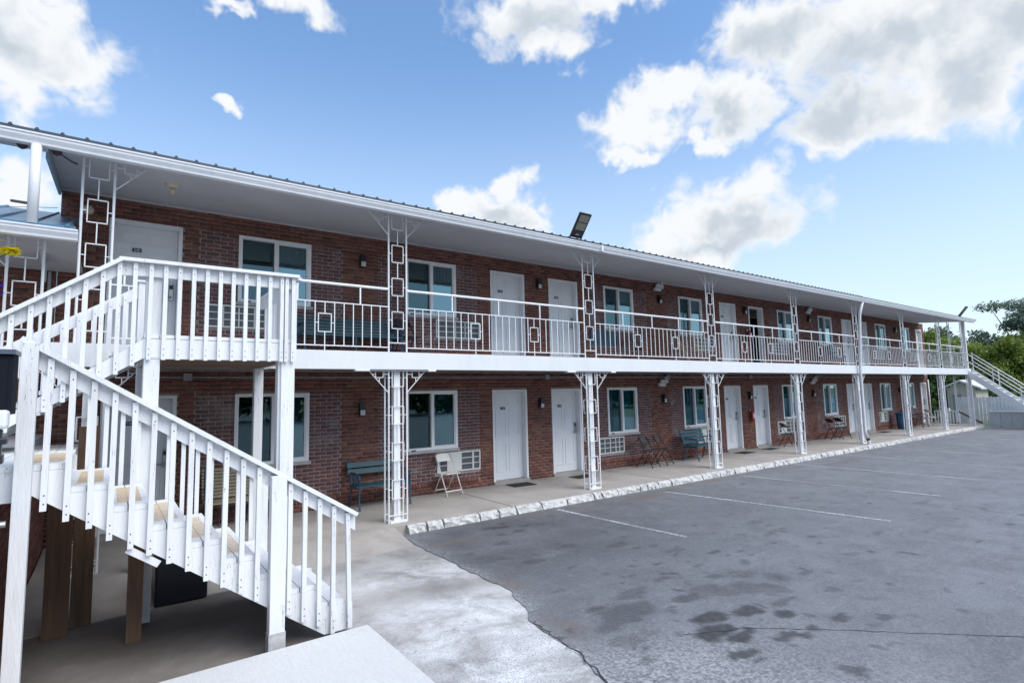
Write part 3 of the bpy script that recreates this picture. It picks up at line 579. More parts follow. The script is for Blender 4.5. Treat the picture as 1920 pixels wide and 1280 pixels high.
MB().box(WX0, 31.58, D-.03, D-.003, 5.275, 5.305).build('soffit_trim', SOFFIT, bld)
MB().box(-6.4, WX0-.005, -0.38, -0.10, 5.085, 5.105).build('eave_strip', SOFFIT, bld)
MB().prism([(-0.05, 5.03), (-0.02, 5.03), (1.95, 5.20), (1.95, 5.40), (-0.05, 5.20)], 'x', WX0-.035, WX0-.003).build('rake_board', mat('pale_blue_trim', (0.35, 0.45, 0.52), 0.5, 0.06, 3), bld)
gp = [(-0.38, 5.03), (-0.47, 5.03), (-0.475, 5.055), (-0.505, 5.10), (-0.505, 5.128), (-0.52, 5.132), (-0.52, 5.15), (-0.38, 5.15)]
for (a, b) in ((-6.4, 4.62), (4.628, 17.7), (17.708, 30.65)):
    MB().prism(gp, 'x', a, b).build('gutter', WHITE_TRIM, bld)
MB().box(4.60, 4.65, -0.526, -0.375, 5.024, 5.156).build('gutter_joint', WHITE_TRIM, bld)

# balcony slab with its white edge beam
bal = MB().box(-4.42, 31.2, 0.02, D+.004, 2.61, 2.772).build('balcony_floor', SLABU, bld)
MB().box(-4.42, 30.9, -0.085, 0.02, 2.495, 2.783).build('edge_beam', SLABW, bal)
for k in range(8):
    xx = (0, 4.51, 9.02, 13.53, 17.95, 22.4, 26.75, 30.5)[k]
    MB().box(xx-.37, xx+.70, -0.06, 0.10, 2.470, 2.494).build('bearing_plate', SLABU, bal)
    if k < 2:
        for a, b in ((xx-.60, xx-.36), (xx+.69, xx+.84)): MB().box(a, b, -0.09, 0.02, 2.466, 2.496).build('patch', SLABW, bal)

# windows
for fi in (0, 1):
    F = FL[fi]
    for wi, (a, b) in enumerate(WIN):
        z0, z1 = F['wb'], F['top']; mid = (a+b)/2; fw = 0.05; y0, y1 = D-.022, D+.085
        f = MB().box(a-.012, b+.012, y0, y1, z1-fw, z1+.004).box(a-.012, b+.012, y0, y1, z0-.004, z0+fw).box(a-.012, a+fw, y0, y1, z0+fw, z1-fw).box(b-fw, b+.012, y0, y1, z0+fw, z1-fw)
        wo_ = f.build('window', VINYL, bld)
        MB().box(mid-.028, mid+.028, y0+.008, y1-.01, z0+fw, z1-fw).build('mullion', VINYL, wo_)
        s = MB().box(mid+.028, mid+.05, D+.0, D+.05, z0+fw, z1-fw).box(b-fw-.022, b-fw, D+.0, D+.05, z0+fw, z1-fw)
        s.box(mid+.05, b-fw-.022, D+.0, D+.05, z1-fw-.025, z1-fw).box(mid+.05, b-fw-.022, D+.0, D+.05, z0+fw, z0+fw+.025).build('sash', VINYL, wo_)
        MB().quad((a+fw, D+.055, z0+fw), (mid-.028, D+.055, z0+fw), (mid-.028, D+.055, z1-fw), (a+fw, D+.055, z1-fw)).build('pane', GLASSD, wo_)
        MB().quad((mid+.05, D+.025, z0+fw+.025), (b-fw-.022, D+.025, z0+fw+.025), (b-fw-.022, D+.025, z1-fw-.025), (mid+.05, D+.025, z1-fw-.025)).build('pane', GLASS, wo_)
        MB().box(a-.05, b+.05, D-.04, D+.02, z0-.065, z0-.006).build('sill', mat('sill_concrete', (0.42, 0.40, 0.38), 0.85, 0.15, 8), wo_)
        MB().box(a+.10, a+.20, D-.035, D-.02, z0-.012, z0+.018).build('latch', BLACK, wo_)
        for p_ in wo_.children:      # panes must face out of the room
            if p_.name.startswith('pane') and p_.data.polygons[0].normal.y > 0: p_.data.flip_normals()
        # drawn curtain in folds behind the glass
        c = MB(); n = 56; x0c, x1c = a+.02, b-.02
        drawn = 0.5 if wi in (0, 1) else 1.0
        xa = x0c+(x1c-x0c)*(1-drawn)*0.9
        for i in range(n+1):
            t_ = i/n; xx = xa+(x1c-xa)*t_; yy = D+.17+.022*math.sin(t_*drawn*95+wi)+.008*math.sin(t_*41+2*wi)
            c.v += [(xx, yy, z0-.05), (xx, yy, z1+.05)]
        for i in range(n): c.f.append((2*i, 2*i+2, 2*i+3, 2*i+1)); c.mi.append(0)
        c.build('curtain', CURT2 if wi in (0, 1) else CURT, wo_, smooth=True)

# doors
def text_obj(s, size, loc, parent, mt):
    cu = bpy.data.curves.new('digits', 'FONT'); cu.body = s; cu.size = size; cu.align_x = 'CENTER'; cu.align_y = 'CENTER'; cu.extrude = 0.001
    t = bpy.data.objects.new('digits', cu); COL.objects.link(t); bpy.context.view_layer.update()
    me = bpy.data.meshes.new_from_object(t.evaluated_get(bpy.context.evaluated_depsgraph_get())); bpy.data.objects.remove(t)
    me.materials.clear(); me.materials.append(mt); o = link('room_number', me, parent, loc); o.rotation_euler = (math.pi/2, 0, 0); return o
NUM = [['146', '147', '148', '149', '150', '151', '152', '153'], ['246', '247', '248', '249', '250', '251', '252', '253']]
for fi in (0, 1):
    F = FL[fi]
    for di, (a, b) in enumerate(DOOR):
        z0 = F['db']+(0.06 if fi == 0 else 0.012); z1 = F['top']; yl = D+.135; jw = 0.055
        opened = (fi == 1 and di == 4)
        la, lb = a+jw, b-jw; lz0, lz1 = z0+.005, z1-jw-.003
        lf = MB()
        if not opened:
            lf.box(la+.003, lb-.003, yl, yl+.044, lz0, lz1)
            W_ = lb-la; H_ = lz1-lz0
            for (pz0, pz1) in ((0.09, 0.42), (0.50, 0.80), (0.855, 0.955)):
                for (px0, px1) in ((0.12, 0.46), (0.54, 0.88)):
                    X0, X1, Z0, Z1 = la+W_*px0, la+W_*px1, lz0+H_*pz0, lz0+H_*pz1
                    for q in ((X0, X1, Z0, Z0+.022), (X0, X1, Z1-.022, Z1), (X0, X0+.022, Z0+.022, Z1-.022), (X1-.022, X1, Z0+.022, Z1-.022)): lf.box(q[0], q[1], yl-.014, yl+.001, q[2], q[3])
        else:
            lf.box(la+.01, la+.054, yl+.05, yl+.05+(lb-la), lz0, lz1)
        d = lf.build('door', DOORW, bld)
        MB().box(a, a+jw, D-.012, D+.19, z0, z1).box(b-jw, b, D-.012, D+.19, z0, z1).box(a+jw, b-jw, D-.012, D+.19, z1-jw, z1).build('door_frame', DOORW, d)
        MB().box(a-.01, b+.01, D-.05, D+.2, F['db']-.02, z0-.001).build('threshold', WALK, d)
        if not opened:
            cx_ = la+(lb-la)*0.36; zp = lz0+(lz1-lz0)*0.815
            pl = MB().box(cx_-.062, cx_+.062, yl-.016, yl-.0005, zp-.032, zp+.032).build('number_plate', PLATE, d)
            text_obj(NUM[fi][di], 0.058, (cx_, yl-.0175, zp), d, TEXTW)
            if (fi, di) in ((0, 1), (1, 1)): hx = la+.05
            else: hx = lb-.075
            h = MB().box(hx-.036, hx+.036, yl-.028, yl-.0005, lz0+.93, lz0+1.22)
            h.build('lock_plate', STEEL, d, bevel=0.008)
            MB().box(hx-.026, hx+.026, yl-.034, yl-.028, lz0+1.12, lz0+1.19).build('card_slot', BLACK, d)
            MB().tube([(hx, yl-.028, lz0+.985), (hx, yl-.075, lz0+.985), (hx-.11, yl-.08, lz0+.985)], 0.011, 8).build('handle', STEEL, d, smooth=True)

# iron columns with box-and-stem ornament
COLX = [0.0, 4.51, 9.02, 13.53, 17.95, 22.4, 26.75]
CW = 0.325
def ornament(b, x, y, zu, boxes, ztop, zbot, t=0.013):
    m_ = x+CW/2; w = 0.103
    for sx in (-1, 1): b.bar((m_+sx*w, y, zu), (m_+sx*w, y, ztop), t, t)
    b.bar((m_-w, y, zu), (m_+w, y, zu), t, t)
    zc = zu
    for (hi, lo) in boxes:
        b.bar((m_, y, zc), (m_, y, hi), t, t)
        for sx in (-1, 1): b.bar((m_+sx*w, y, lo), (m_+sx*w, y, hi), t, t)
        b.bar((m_-w-t/2, y, hi), (m_+w+t/2, y, hi), t, t); b.bar((m_-w-t/2, y, lo), (m_+w+t/2, y, lo), t, t)
        for sx in (-1, 1): b.bar((m_+sx*w, y, (hi+lo)/2), (m_+sx*CW/2, y, (hi+lo)/2), t*.8, t*.8)
        zc = lo
    b.bar((m_, y, zc), (m_, y, zbot), t, t); b.bar((x, y, zbot), (x+CW, y, zbot), t*1.1, t*1.1)
    for sx in (-1, 1): b.bar((m_+sx*w, y, (zu+ztop)/2+.02), (m_+sx*CW/2, y, (zu+ztop)/2+.02), t*.8, t*.8)
def bracket(x, y, zt, s, drop=0.36, out=0.34):
    b = MB(); t = 0.012; b.bar((x, y, zt-drop), (x+s*out, y, zt), t, t)
    for q in (.10, .23): b.bar((x+s*q, y, zt-.105), (x+s*q, y, zt-.005), t, t)
    b.bar((x+s*.10, y, zt-.105), (x+s*.23, y, zt-.105), t, t); b.bar((x+s*.165, y, zt-.105), (x+s*.165, y, zt-drop+.165*drop/out), t, t)
    b.bar((x, y, zt-.05), (x+s*.10, y, zt-.05), t, t); b.bar((x+s*.23, y, zt-.05), (x+s*(out-.05*out/drop), y, zt-.05), t, t)
    return b
UB = [(4.618, 4.324), (4.046, 3.751), (3.471, 3.186)]; LB = [(1.884, 1.596), (1.285, 0.998), (0.682, 0.381)]
def column(x, up, wide_post=0.09, dz=0.0, brackets=(-1, 1), zb=None):
    y = 0.0
    if up:
        zt = soff(0)-.002+dz; zb_ = 2.784+dz if zb is None else zb; u = MB()
        for q in (x, x+CW): u.tube([(q, y, zb_), (q, y, zt)], 0.0155, 8)
        c = u.build('iron_column', WHITE_IRON, bld)
        o = MB(); ornament(o, x, y, 4.90+dz, [(a+dz, b+dz) for a, b in UB], zt, 2.944+dz if zb is None else zb_+.17); o.build('ornament', WHITE_IRON, c)
    else:
        zt = 2.469; u = MB(); yb = 0.16
        for yy in (0.0, yb):
            for q in (x, x+CW): u.tube([(q, yy, 0.0), (q, yy, zt)], 0.0145, 8)
        c = u.build('iron_column', WHITE_IRON, bld)
        for yy in (0.0, yb):
            o = MB(); ornament(o, x, yy, 2.211, LB, zt, 0.12); o.build('ornament', WHITE_IRON, c)
        MB().box(x+CW/2-.055, x+CW/2+.055, 0.03, 0.13, 0.03, zt).build('post', WHITE_IRON, c)
        MB().box(x+.02, x+CW-.02, -0.03, 0.19, 0.0005, 0.032).build('base_plate', WHITE_IRON, c)
    for s in brackets:
        bracket(x if s < 0 else x+CW, y, zt, s).build('bracket', WHITE_IRON, c)
    return c
for x in COLX: column(x, True); column(x, False)
column(-4.10, True, brackets=(1,))
column(-4.10, False)
# end bay: square posts with open lattice
for (x, up) in ((30.35, True), (30.55, False)):
    zt = soff(0)-.002 if up else 2.469; zb = 2.784 if up else 0.0
    c = MB().box(x+.25, x+.36, -0.06, 0.05, zb, zt).build('end_post', WHITE_IRON, bld)
    o = MB()
    for yy in (0.0, 0.5, 1.0):
        for q in (x-.25, x, ): o.tube([(q, yy, zb), (q, yy, zt)], 0.014, 6)
        zz = zb+.2
        while zz < zt-.3: o.bar((x-.25, yy, zz), (x, yy, zz), .013, .013); o.bar((x-.19, yy, zz), (x-.19, yy, zz+.3), .012, .012); o.bar((x-.06, yy, zz), (x-.06, yy, zz+.3), .012, .012); zz += .30
    o.build('lattice', WHITE_IRON, c)

# balcony railing, one panel per bay
me_bal = MB().box(-.0065, .0065, -.0065, .0065, 2.866, 3.549).mesh('baluster', WHITE_IRON)
me_short = MB().box(-.011, .011, -.011, .011, 3.555, 3.84).mesh('short_post', WHITE_IRON)
ob = MB(); t = 0.013
for sx in (-1, 1): ob.bar((sx*.10, 0, 3.08), (sx*.10, 0, 3.362), t, t); ob.bar((sx*.10, 0, 3.22), (sx*.155, 0, 3.22), t*.8, t*.8)
ob.bar((-.1065, 0, 3.08), (.1065, 0, 3.08), t, t); ob.bar((-.1065, 0, 3.362), (.1065, 0, 3.362), t, t); ob.bar((0, 0, 3.362), (0, 0, 3.549), t, t); ob.bar((0, 0, 2.786), (0, 0, 3.08), t, t)
me_orn = ob.mesh('ornament', WHITE_IRON)
def railing(x0, x1, y0=0.0, y1=None, orn=(9, 18), n=None):
    y1 = y0 if y1 is None else y1; v = Vector((x1-x0, y1-y0, 0)); Ln = v.length; n = n or max(3, round(Ln/0.155)); P = lambda t_: (x0+(x1-x0)*t_, y0+(y1-y0)*t_)
    r = MB(); r.tube([(*P(0), 3.848), (*P(1), 3.848)], 0.023, 10); r.bar((*P(0), 3.549), (*P(1), 3.549), .016, .016); r.bar((*P(0), 2.866), (*P(1), 2.866), .016, .016)
    ro = r.build('railing', WHITE_IRON, bld)
    rz = math.atan2(v.y, v.x)
    for i in range(1, n):
        o = link('ornament' if i in orn else 'baluster', me_orn if i in orn else me_bal, ro, (*P(i/n), 0)); o.rotation_euler = (0, 0, rz)
    k = max(1, round(Ln/1.03))
    for i in range(k):
        link('short_post', me_short, ro, (*P((i+.5)/k if k < 3 else (i+1)/(k+.001)*0.98-.12/ k), 0))
railing(-1.97, 0.0, orn=(6,), n=13)
for a, b in zip(COLX, COLX[1:]+[30.05]): railing(a+CW, b, orn=(9, 18))
railing(30.9, 30.9, 0.25, 1.95, orn=(3, 8))
railing(-3.775, -3.48, orn=())

# downspout at the fifth column
ds = MB().tube([(17.80, -0.42, 5.03), (17.80, -0.30, 4.6), (17.82, -0.17, 2.6), (17.84, -0.15, 0.45), (17.90, -0.20, 0.20)], 0.052, 10)
dso = ds.build('downspout', WHITE_TRIM, bld, smooth=True)
MB().tube([(17.90, -0.195, 0.215), (17.92, -0.205, 0.15)], 0.062, 10).build('collar', BLACK, dso)
MB().tube([(17.92, -0.205, 0.15), (17.94, -0.215, 0.005)], 0.058, 10).build('drain_boot', WHITE_TRIM, dso)
MB().tube([(31.45, D-.05, 0.0), (31.45, D-.05, 2.3)], .035, 10).build('drain_pipe', WHITE_TRIM, bld, smooth=True)
# conduit along the ground floor ceiling line
MB().tube([(-4.3, D-.035, 2.44), (31.3, D-.035, 2.44)], 0.013, 6).build('conduit', mat('grey_conduit', (0.30, 0.31, 0.33), 0.5, 0.1, 5), bld)
for x in (-2.7, 5.0, 9.7, 14.2, 19.0): MB().box(x-.06, x+.06, D-.10, D-.05, 2.38, 2.50).build('junction_box', MATS['grey_conduit'], bld)

# ------------------------------------------------------------------ lower wing at the left, one level down
wing = thing('motel_wing', 'lower brick motel wing with blue metal porch roof at left edge', 'motel wing', (-4.5, 0, 1.62))
WO = Vector((-4.5, 0, 1.62))
def wb(mb): mb.v = [tuple(Vector(p)-WO) for p in mb.v]; return mb
wb(MB().quad((-9, D+.012, 1.62), (WX0-.002, D+.012, 1.62), (WX0-.002, D+.012, 4.3), (-9, D+.012, 4.3))).build('wall', MORTAR, wing)
WBR = []; z = 1.63; row = 0
while z < 4.2:
    x = -7.0+(0.108 if row % 2 else 0)
    while x < WX0-.02:
        if not (-4.95 < x+.1 < -4.45 and False): WBR.append((x, min(x+.206, WX0-.006), z, z+CH-MG, 0))
        x += .2155
    z += CH; row += 1
wbm = brick_mesh(WBR, 'brickwork', 3); wbm.transform(Matrix.Translation(-WO)); tag(link('brickwork', wbm, wing.children[0]), kind='stuff')
r = MB(); r.hexa([(-9, -0.46, 4.085), (-4.12, -0.46, 4.085), (-4.44, 2.6, 5.06), (-9, 2.6, 5.06), (-9, -0.46, 4.115), (-4.12, -0.46, 4.115), (-4.44, 2.6, 5.09), (-9, 2.6, 5.09)])
x = -4.2
while x > -8: r.hexa([(x-.025, -0.47, 4.11), (x+.025, -0.47, 4.11), (x+.025-.0, 2.6, 5.085), (x-.025, 2.6, 5.085), (x-.01, -0.47, 4.14), (x+.01, -0.47, 4.14), (x+.01, 2.6, 5.115), (x-.01, 2.6, 5.115)]); x -= .30
wroof = wb(r).build('roof', BLUEROOF, wing)
wb(MB().prism([(a, b-1.075) for a, b in gp], 'x', -9, -4.10)).build('gutter', WHITE_TRIM, wing)
wb(MB().box(-9, -4.125, -0.379, D-.01, 4.02, 4.04)).build('soffit', SOFFIT, wing)
wb(MB().prism([(0.6, 4.019), (1.2, 4.019), (1.2, 3.72), (1.15, 3.72)], 'x', -4.52, -4.49)).build('corbel', SOFFIT, wing)
for x in (-4.755, -6.9):
    u = MB()
    for q in (x, x+CW): u.tube([(q, 0, 1.62), (q, 0, 4.02)], 0.0155, 8)
    c = wb(u).build('iron_column', WHITE_IRON, wing)
    o = MB(); ornament(o, x, 0, 3.79, [(3.50, 3.21), (2.93, 2.64), (2.36, 2.07)], 4.019, 1.80); wb(o).build('ornament', WHITE_IRON, c)
    wb(bracket(x, 0, 4.019, -1)).build('bracket', WHITE_IRON, c)
wb(MB().box(-9, -4.44, -0.06, D, 1.45, 1.62)).build('porch_floor', SLABU, wing)
wb(MB().tube([(-4.51, D-.04, 2.2), (-4.51, D-.04, 4.0)], .022, 8).tube([(-4.58, D-.03, 2.2), (-4.58, D-.03, 4.0)], .015, 8)).build('wall_pipe', MATS['grey_conduit'], wing)
# painted tube that props the main eave over the wing's gutter
tag(MB().tube([(-4.515, -0.44, 4.105), (-4.515, -0.44, 5.028)], 0.052, 14).build('eave_prop', WHITE_TRIM, smooth=True), 'thick white tube post between lower gutter and main eave', 'post')

# retaining wall of the upper terrace, seen edge on behind the tall stair post
rw = thing('retaining_wall', 'brick retaining wall with grey cap behind the tall stair post', 'wall', (-4.42, -3, GZ))
RO = Vector((-4.42, -3, GZ))
rm = MB().box(-4.70, -4.425, -7.0, 1.9, -0.28, 1.26); rm.v = [tuple(Vector(p)-RO) for p in rm.v]; rmo = rm.build('core', MORTAR, rw)
b = MB(); z = -0.12; row = 0; tints = []
rr_ = random.Random(9)
while z < 1.25:
    y = -7.0+(0.108 if row % 2 else 0)
    while y < 1.85:
        b.box(-4.44, -4.416, y, y+.206, z, z+CH-MG); tints.append(rr_.random()); y += .2155
    z += CH; row += 1
b.v = [tuple(Vector(p)-RO) for p in b.v]; me = b.mesh('brickwork', BRICK); at_ = me.attributes.new('tint', 'FLOAT', 'POINT'); at_.data.foreach_set('value', np.repeat(tints, 8).astype(np.float32)); tag(link('brickwork', me, rmo), kind='stuff')
c = MB().box(-4.76, -4.39, -7.0, 1.9, 1.262, 1.34); c.v = [tuple(Vector(p)-RO) for p in c.v]; c.build('cap', CONC_GREY, rw)
tag(MB().box(-30, -4.765, -12, 1.95, -0.28, 1.25).build('terrace', WALK), kind='structure')

# ------------------------------------------------------------------ wooden stairs
st = thing('wooden_staircase', 'white painted wooden switchback staircase with slat railings in the foreground', 'staircase', (0, 0, 0))
YO, YI = -3.28, -1.95
RUN, RISE, XT, ZT = 0.2585, 0.1795, -3.96, 1.615
# lower flight
def tread(xr, z, y0, y1, grip, d=0.29):
    t_ = MB()
    for a, b_ in ((xr-d, xr-d/2-.004), (xr-d/2+.004, xr)): t_.box(a, b_, y0, y1, z-.04, z)
    o = t_.build('tread', WHITE_WOOD, st)
    if grip:
        g_ = MB(); n = 15; ya, yb = y0+.20, y1-.18
        for k in range(n):
            yy = ya+(yb-ya)*k/n; g_.box(xr-d+.075, xr-.05, yy, yy+(yb-ya)/n*.42, z+.0005, z+.004)
        g_.build('grip_strip', TAN, o)
    return o
for i in range(1, 9):
    tread(XT+RUN*i+.012, ZT-RISE*i, YO+.005, YI-.005, i <= 5)
    MB().box(XT+RUN*(i-1)-.005, XT+RUN*(i-1)+.013, YO+.042, YI-.042, ZT-RISE*i+.002, ZT-RISE*(i-1)-.042).build('riser', WHITE_WOOD, st) if i > 1 else None
def stringer(y0, y1):
    up = []
    for i in range(1, 9): up += [(XT+RUN*(i-1)+.014, ZT-RISE*i-.042), (XT+RUN*i-.002, ZT-RISE*i-.042)]
    poly = [(-4.16, 1.41)]+[(-4.16, ZT-.042), (XT+.012, ZT-.042)]+up+[(-1.80, 0.13), (-1.80, -0.10), (-2.06, -0.10)]
    return MB().prism(poly, 'y', y0, y1)
stringer(YO, YO+.04).build('stringer', WHITE_WOOD, st); stringer(YI-.04, YI).build('stringer', WHITE_WOOD, st)
MB().bar((-3.57, YO+.015, 0.925), (-3.36, YO+.015, 0.775), .030, .05).build('stringer_patch', WHITE_WOOD, st)
def rail_z(x): return 2.536-(x+4.24)*0.6406
def rail(x0, x1, zf, y, off, name='handrail'):
    a, b_ = Vector((x0, y+off, zf(x0))), Vector((x1, y+off, zf(x1)))
    h = MB().bar(a-Vector((0, 0, .018)), b_-Vector((0, 0, .018)), .135, .036).build(name, WHITE_WOOD, st)
    MB().prism([(x0, zf(x0)-.042), (x1, zf(x1)-.042), (x1, zf(x1)-.175), (x0, zf(x0)-.175)], 'y', y, y+.036).build('rail_board', WHITE_WOOD, st)
    return h
rail(-4.25, -1.775, rail_z, YO, 0.0)
def bal_o(x, z0, z1, y, w=.038, lean=0.0):
    nb = MB().hexa([(x-w/2+lean, y-.019, z0), (x+w/2+lean, y-.019, z0), (x+w/2+lean, y+.019, z0+.012), (x-w/2+lean, y+.019, z0+.012), (x-w/2, y-.019, z1), (x+w/2, y-.019, z1), (x+w/2, y+.019, z1), (x-w/2, y+.019, z1)])
    for zz in (z1-.07, z0+.05, z0+.11): nb.box(x-.004, x+.004, y-.0202, y-.0188, zz-.005, zz+.005, 1)
    return nb.build('baluster', [WHITE_WOOD, CRK], st)
x = -4.078; k = 0
while x < -1.78:
    if not (-2.60 < x < -2.40):
        j = rnd.uniform(-.006, .006); bal_o(x, max(-.095, 1.287-.662*(x+4.078))+rnd.uniform(-.012, .012), rail_z(x)-.05, YO-.021, lean=j+(0.02 if x > -1.9 else 0))
    x += .1305
MB().box(-4.245, -4.148, YO-.095, YO-.002, -0.13, 2.495).build('post', WHITE_WOOD, st, bevel=.004)
MB().box(-2.556, -2.43, YO-.10, YO-.002, -0.135, rail_z(-2.5)-.045).build('post', WHITE_WOOD, st, bevel=.004)
MB().box(-2.562, -2.424, YO-.106, YO+.006-.01, -0.135, 0.06).build('post_foot', mat('weathered_post_foot', (0.45, 0.45, 0.45), 0.8, 0.3, 12), st)
# inner rail of the lower flight
rail(-4.25, -2.32, rail_z, YI, 0.0)
x = -4.0
while x < -2.3:
    bal_o(x, max(-.05, 1.287-.662*(x+4.078))+.02, rail_z(x)-.05, YI+.057); x += .1305
MB().box(-2.36, -2.27, YI-.0, YI+.09, -0.12, rail_z(-2.3)-.04).build('post', WHITE_WOOD, st)
# half landing
dk = None
for i in range(10):
    MB().box(-5.4+.1445*i, -5.4+.1445*i+.138, YO+.005, -0.86, ZT-.04, ZT).build('deck_board', WHITE_WOOD, st)
g_ = MB()
for kk in range(11): g_.box(-4.24, -3.99, YO+.2+kk*.085, YO+.2+kk*.085+.045, ZT+.0005, ZT+.004)
g_.build('grip_strip', TAN, st)
MB().box(-5.4, -4.163, YO+.0, YO+.04, ZT-.25, ZT-.042).build('landing_beam', WHITE_WOOD, st)
MB().box(-4.0, -3.96, YI+.002, -0.86, ZT-.25, ZT-.042).build('landing_beam', WHITE_WOOD, st)
for (x, y, w, mt, z1) in ((-4.06, -1.62, .19, BROWNW, ZT-.05), (-3.876, -1.42, .17, BROWNW, ZT+.20), (-3.467, -2.20, .12, BROWNW, 0.86)):
    MB().box(x-w/2, x+w/2, y-.045, y+.045, -0.132, z1).build('support_post', mt, st)
# upper landing
YL = -1.88; LX0, LX1 = -3.47, -1.985; LZ = 2.735
n = 11
for i in range(n):
    a = LX0+(LX1-LX0)*i/n; MB().box(a+.003, a+(LX1-LX0)/n-.003, YL-.005, -0.092, LZ-.038, LZ).build('deck_board', WHITE_WOOD, st)
MB().box(LX0, LX1, YL, YL+.04, 2.487, LZ-.042).build('fascia', WHITE_WOOD, st)
MB().box(LX1-.04, LX1, YL+.042, -0.10, 2.487, LZ-.042).build('fascia', WHITE_WOOD, st)
MB().box(LX0, LX0+.04, YL+.042, -0.10, 2.487, LZ-.042).build('fascia', WHITE_WOOD, st)
for i in range(6): MB().box(LX0+.043, LX1-.043, YL+.25+i*.28, YL+.29+i*.28, 2.50, LZ-.04).build('joist', UNDERWOOD, st)
MB().box(LX0+.042, LX1-.042, YL+.042, -0.11, 2.491, 2.499).build('underside', UNDERWOOD, st)
MB().box(LX0-.02, LX1+.02, YL-.075, YL+.055, 3.465, 3.50).build('handrail', WHITE_WOOD, st)
MB().box(LX0, LX1, YL, YL+.036, 3.335, 3.463).build('rail_board', WHITE_WOOD, st)
x = LX0+.06
for k in range(12):
    xx = LX0+.045+(LX1-LX0-.085)*k/11; bal_o(xx, 2.475, 3.462, YL-.021)
bal_o(LX1-.115, 2.475, 3.462, YL-.0215)
MB().box(LX1-.055, LX1+.075, YL+.06, -0.12, 3.465, 3.499).build('handrail', WHITE_WOOD, st)
MB().box(LX1-.036, LX1, YL+.04, -0.12, 3.335, 3.463).build('rail_board', WHITE_WOOD, st)
k = YL+.12
while k < -0.15:
    MB().box(LX1-.002, LX1+.036, k-.019, k+.019, 2.475, 3.462).build('baluster', WHITE_WOOD, st); k += .125
for (x0, x1, y0, y1, zt) in ((LX0+.005, LX0+.145, YL+.0425, YL+.17, 3.33), (LX1-.18, LX1-.042, YL+.0425, YL+.17, 3.33), (LX1-.12, LX1-.005, -0.26, -0.15, 2.486), (LX0+.0, LX0+.10, -0.26, -0.15, 2.486)):
    MB().box(x0, x1, y0, y1, -0.10, zt).build('post', WHITE_WOOD, st, bevel=.004)
MB().box(LX0+.01, LX0+.14, YL-.004, YL+.04, 2.50, 2.52).build('cleat', WHITE_WOOD, st)
# visible foot of the two front posts, flush under the fascia
MB().box(LX0+.012, LX0+.148, YL+.005, YL+.0424, -0.10, 2.486).build('post', WHITE_WOOD, st)
MB().box(LX1-.152, LX1-.006, YL+.005, YL+.0424, -0.10, 2.486).build('post', WHITE_WOOD, st)
# upper flight, down towards the half landing
def up_z(x): return 3.50+(x+3.69)*0.745
for j in range(1, 7):
    zt = LZ-.187*j; xr = LX0-.255*(j-1); t_ = MB().box(xr-.275, xr-.14, YL+.005, -0.90, zt-.038, zt).box(xr-.135, xr, YL+.005, -0.90, zt-.038, zt).build('tread', WHITE_WOOD, st)
    if j <= 5: MB().box(xr-.256, xr-.240, YL+.042, -0.94, zt-.187+.002, zt-.04).build('riser', WHITE_WOOD, st)
for y0 in (YL, -0.94):
    MB().prism([(LX0-.002, 2.487), (LX0-.002, LZ-.05), (-4.95, LZ-.05-1.08), (-4.95, 1.62), (-4.80, 1.62)], 'y', y0, y0+.04).build('stringer', WHITE_WOOD, st)
a, b_ = Vector((-3.67, YL-.01, 3.482)), Vector((-4.78, YL-.01, up_z(-4.78)-.018))
MB().bar(a, b_, .135, .036).build('handrail', WHITE_WOOD, st)
MB().box(-3.70, LX0-.022, YL-.075, YL+.055, 3.464, 3.499).build('handrail', WHITE_WOOD, st)
MB().prism([(LX0-.002, 3.462), (-3.69, 3.46), (-4.78, up_z(-4.78)-.042), (-4.78, up_z(-4.78)-.175), (-3.69, 3.325), (LX0-.002, 3.335)], 'y', YL, YL+.036).build('rail_board', WHITE_WOOD, st)
x = LX0-.09
while x > -4.75:
    bal_o(x, 2.47+(x-LX0)*0.665, min(3.46, up_z(x)-.05), YL-.021); x -= .13
iz = lambda x: 3.42+(x+3.45)*0.655
a, b_ = Vector((-3.44, -0.90, iz(-3.44)-.0)), Vector((-4.8, -0.90, iz(-4.8)))
MB().prism([(-3.44, iz(-3.44)), (-4.8, iz(-4.8)), (-4.8, iz(-4.8)-.14), (-3.44, iz(-3.44)-.14)], 'y', -0.94, -0.90).build('rail_board', WHITE_WOOD, st)
MB().box(-3.50, -3.42, -0.98, -0.90, 2.5, 3.43).build('post', WHITE_WOOD, st); MB().box(-3.53, -3.40, -1.0, -0.88, 3.432, 3.455).build('post_cap', WHITE_WOOD, st)
x = -3.62
while x > -4.7: bal_o(x, 2.50+(x-LX0)*0.68, iz(x)-.03, -0.921-.04); x -= .135

# black storage box in the shade under the stairs
sb = thing('storage_box', 'black plastic storage box in the shade beneath the wooden stairs', 'storage box', (-3.02, -1.12, GZ))
MB().box(-.24, .26, -.27, .27, 0.0, 0.50).build('tub', BLACKPL, sb, bevel=.02); MB().box(-.26, .28, -.29, .29, 0.502, 0.55).build('lid', BLACKPL, sb, bevel=.015)
MB().box(-.06, .08, -.31, -.291, .44, .53).build('latch', BLACK, sb)

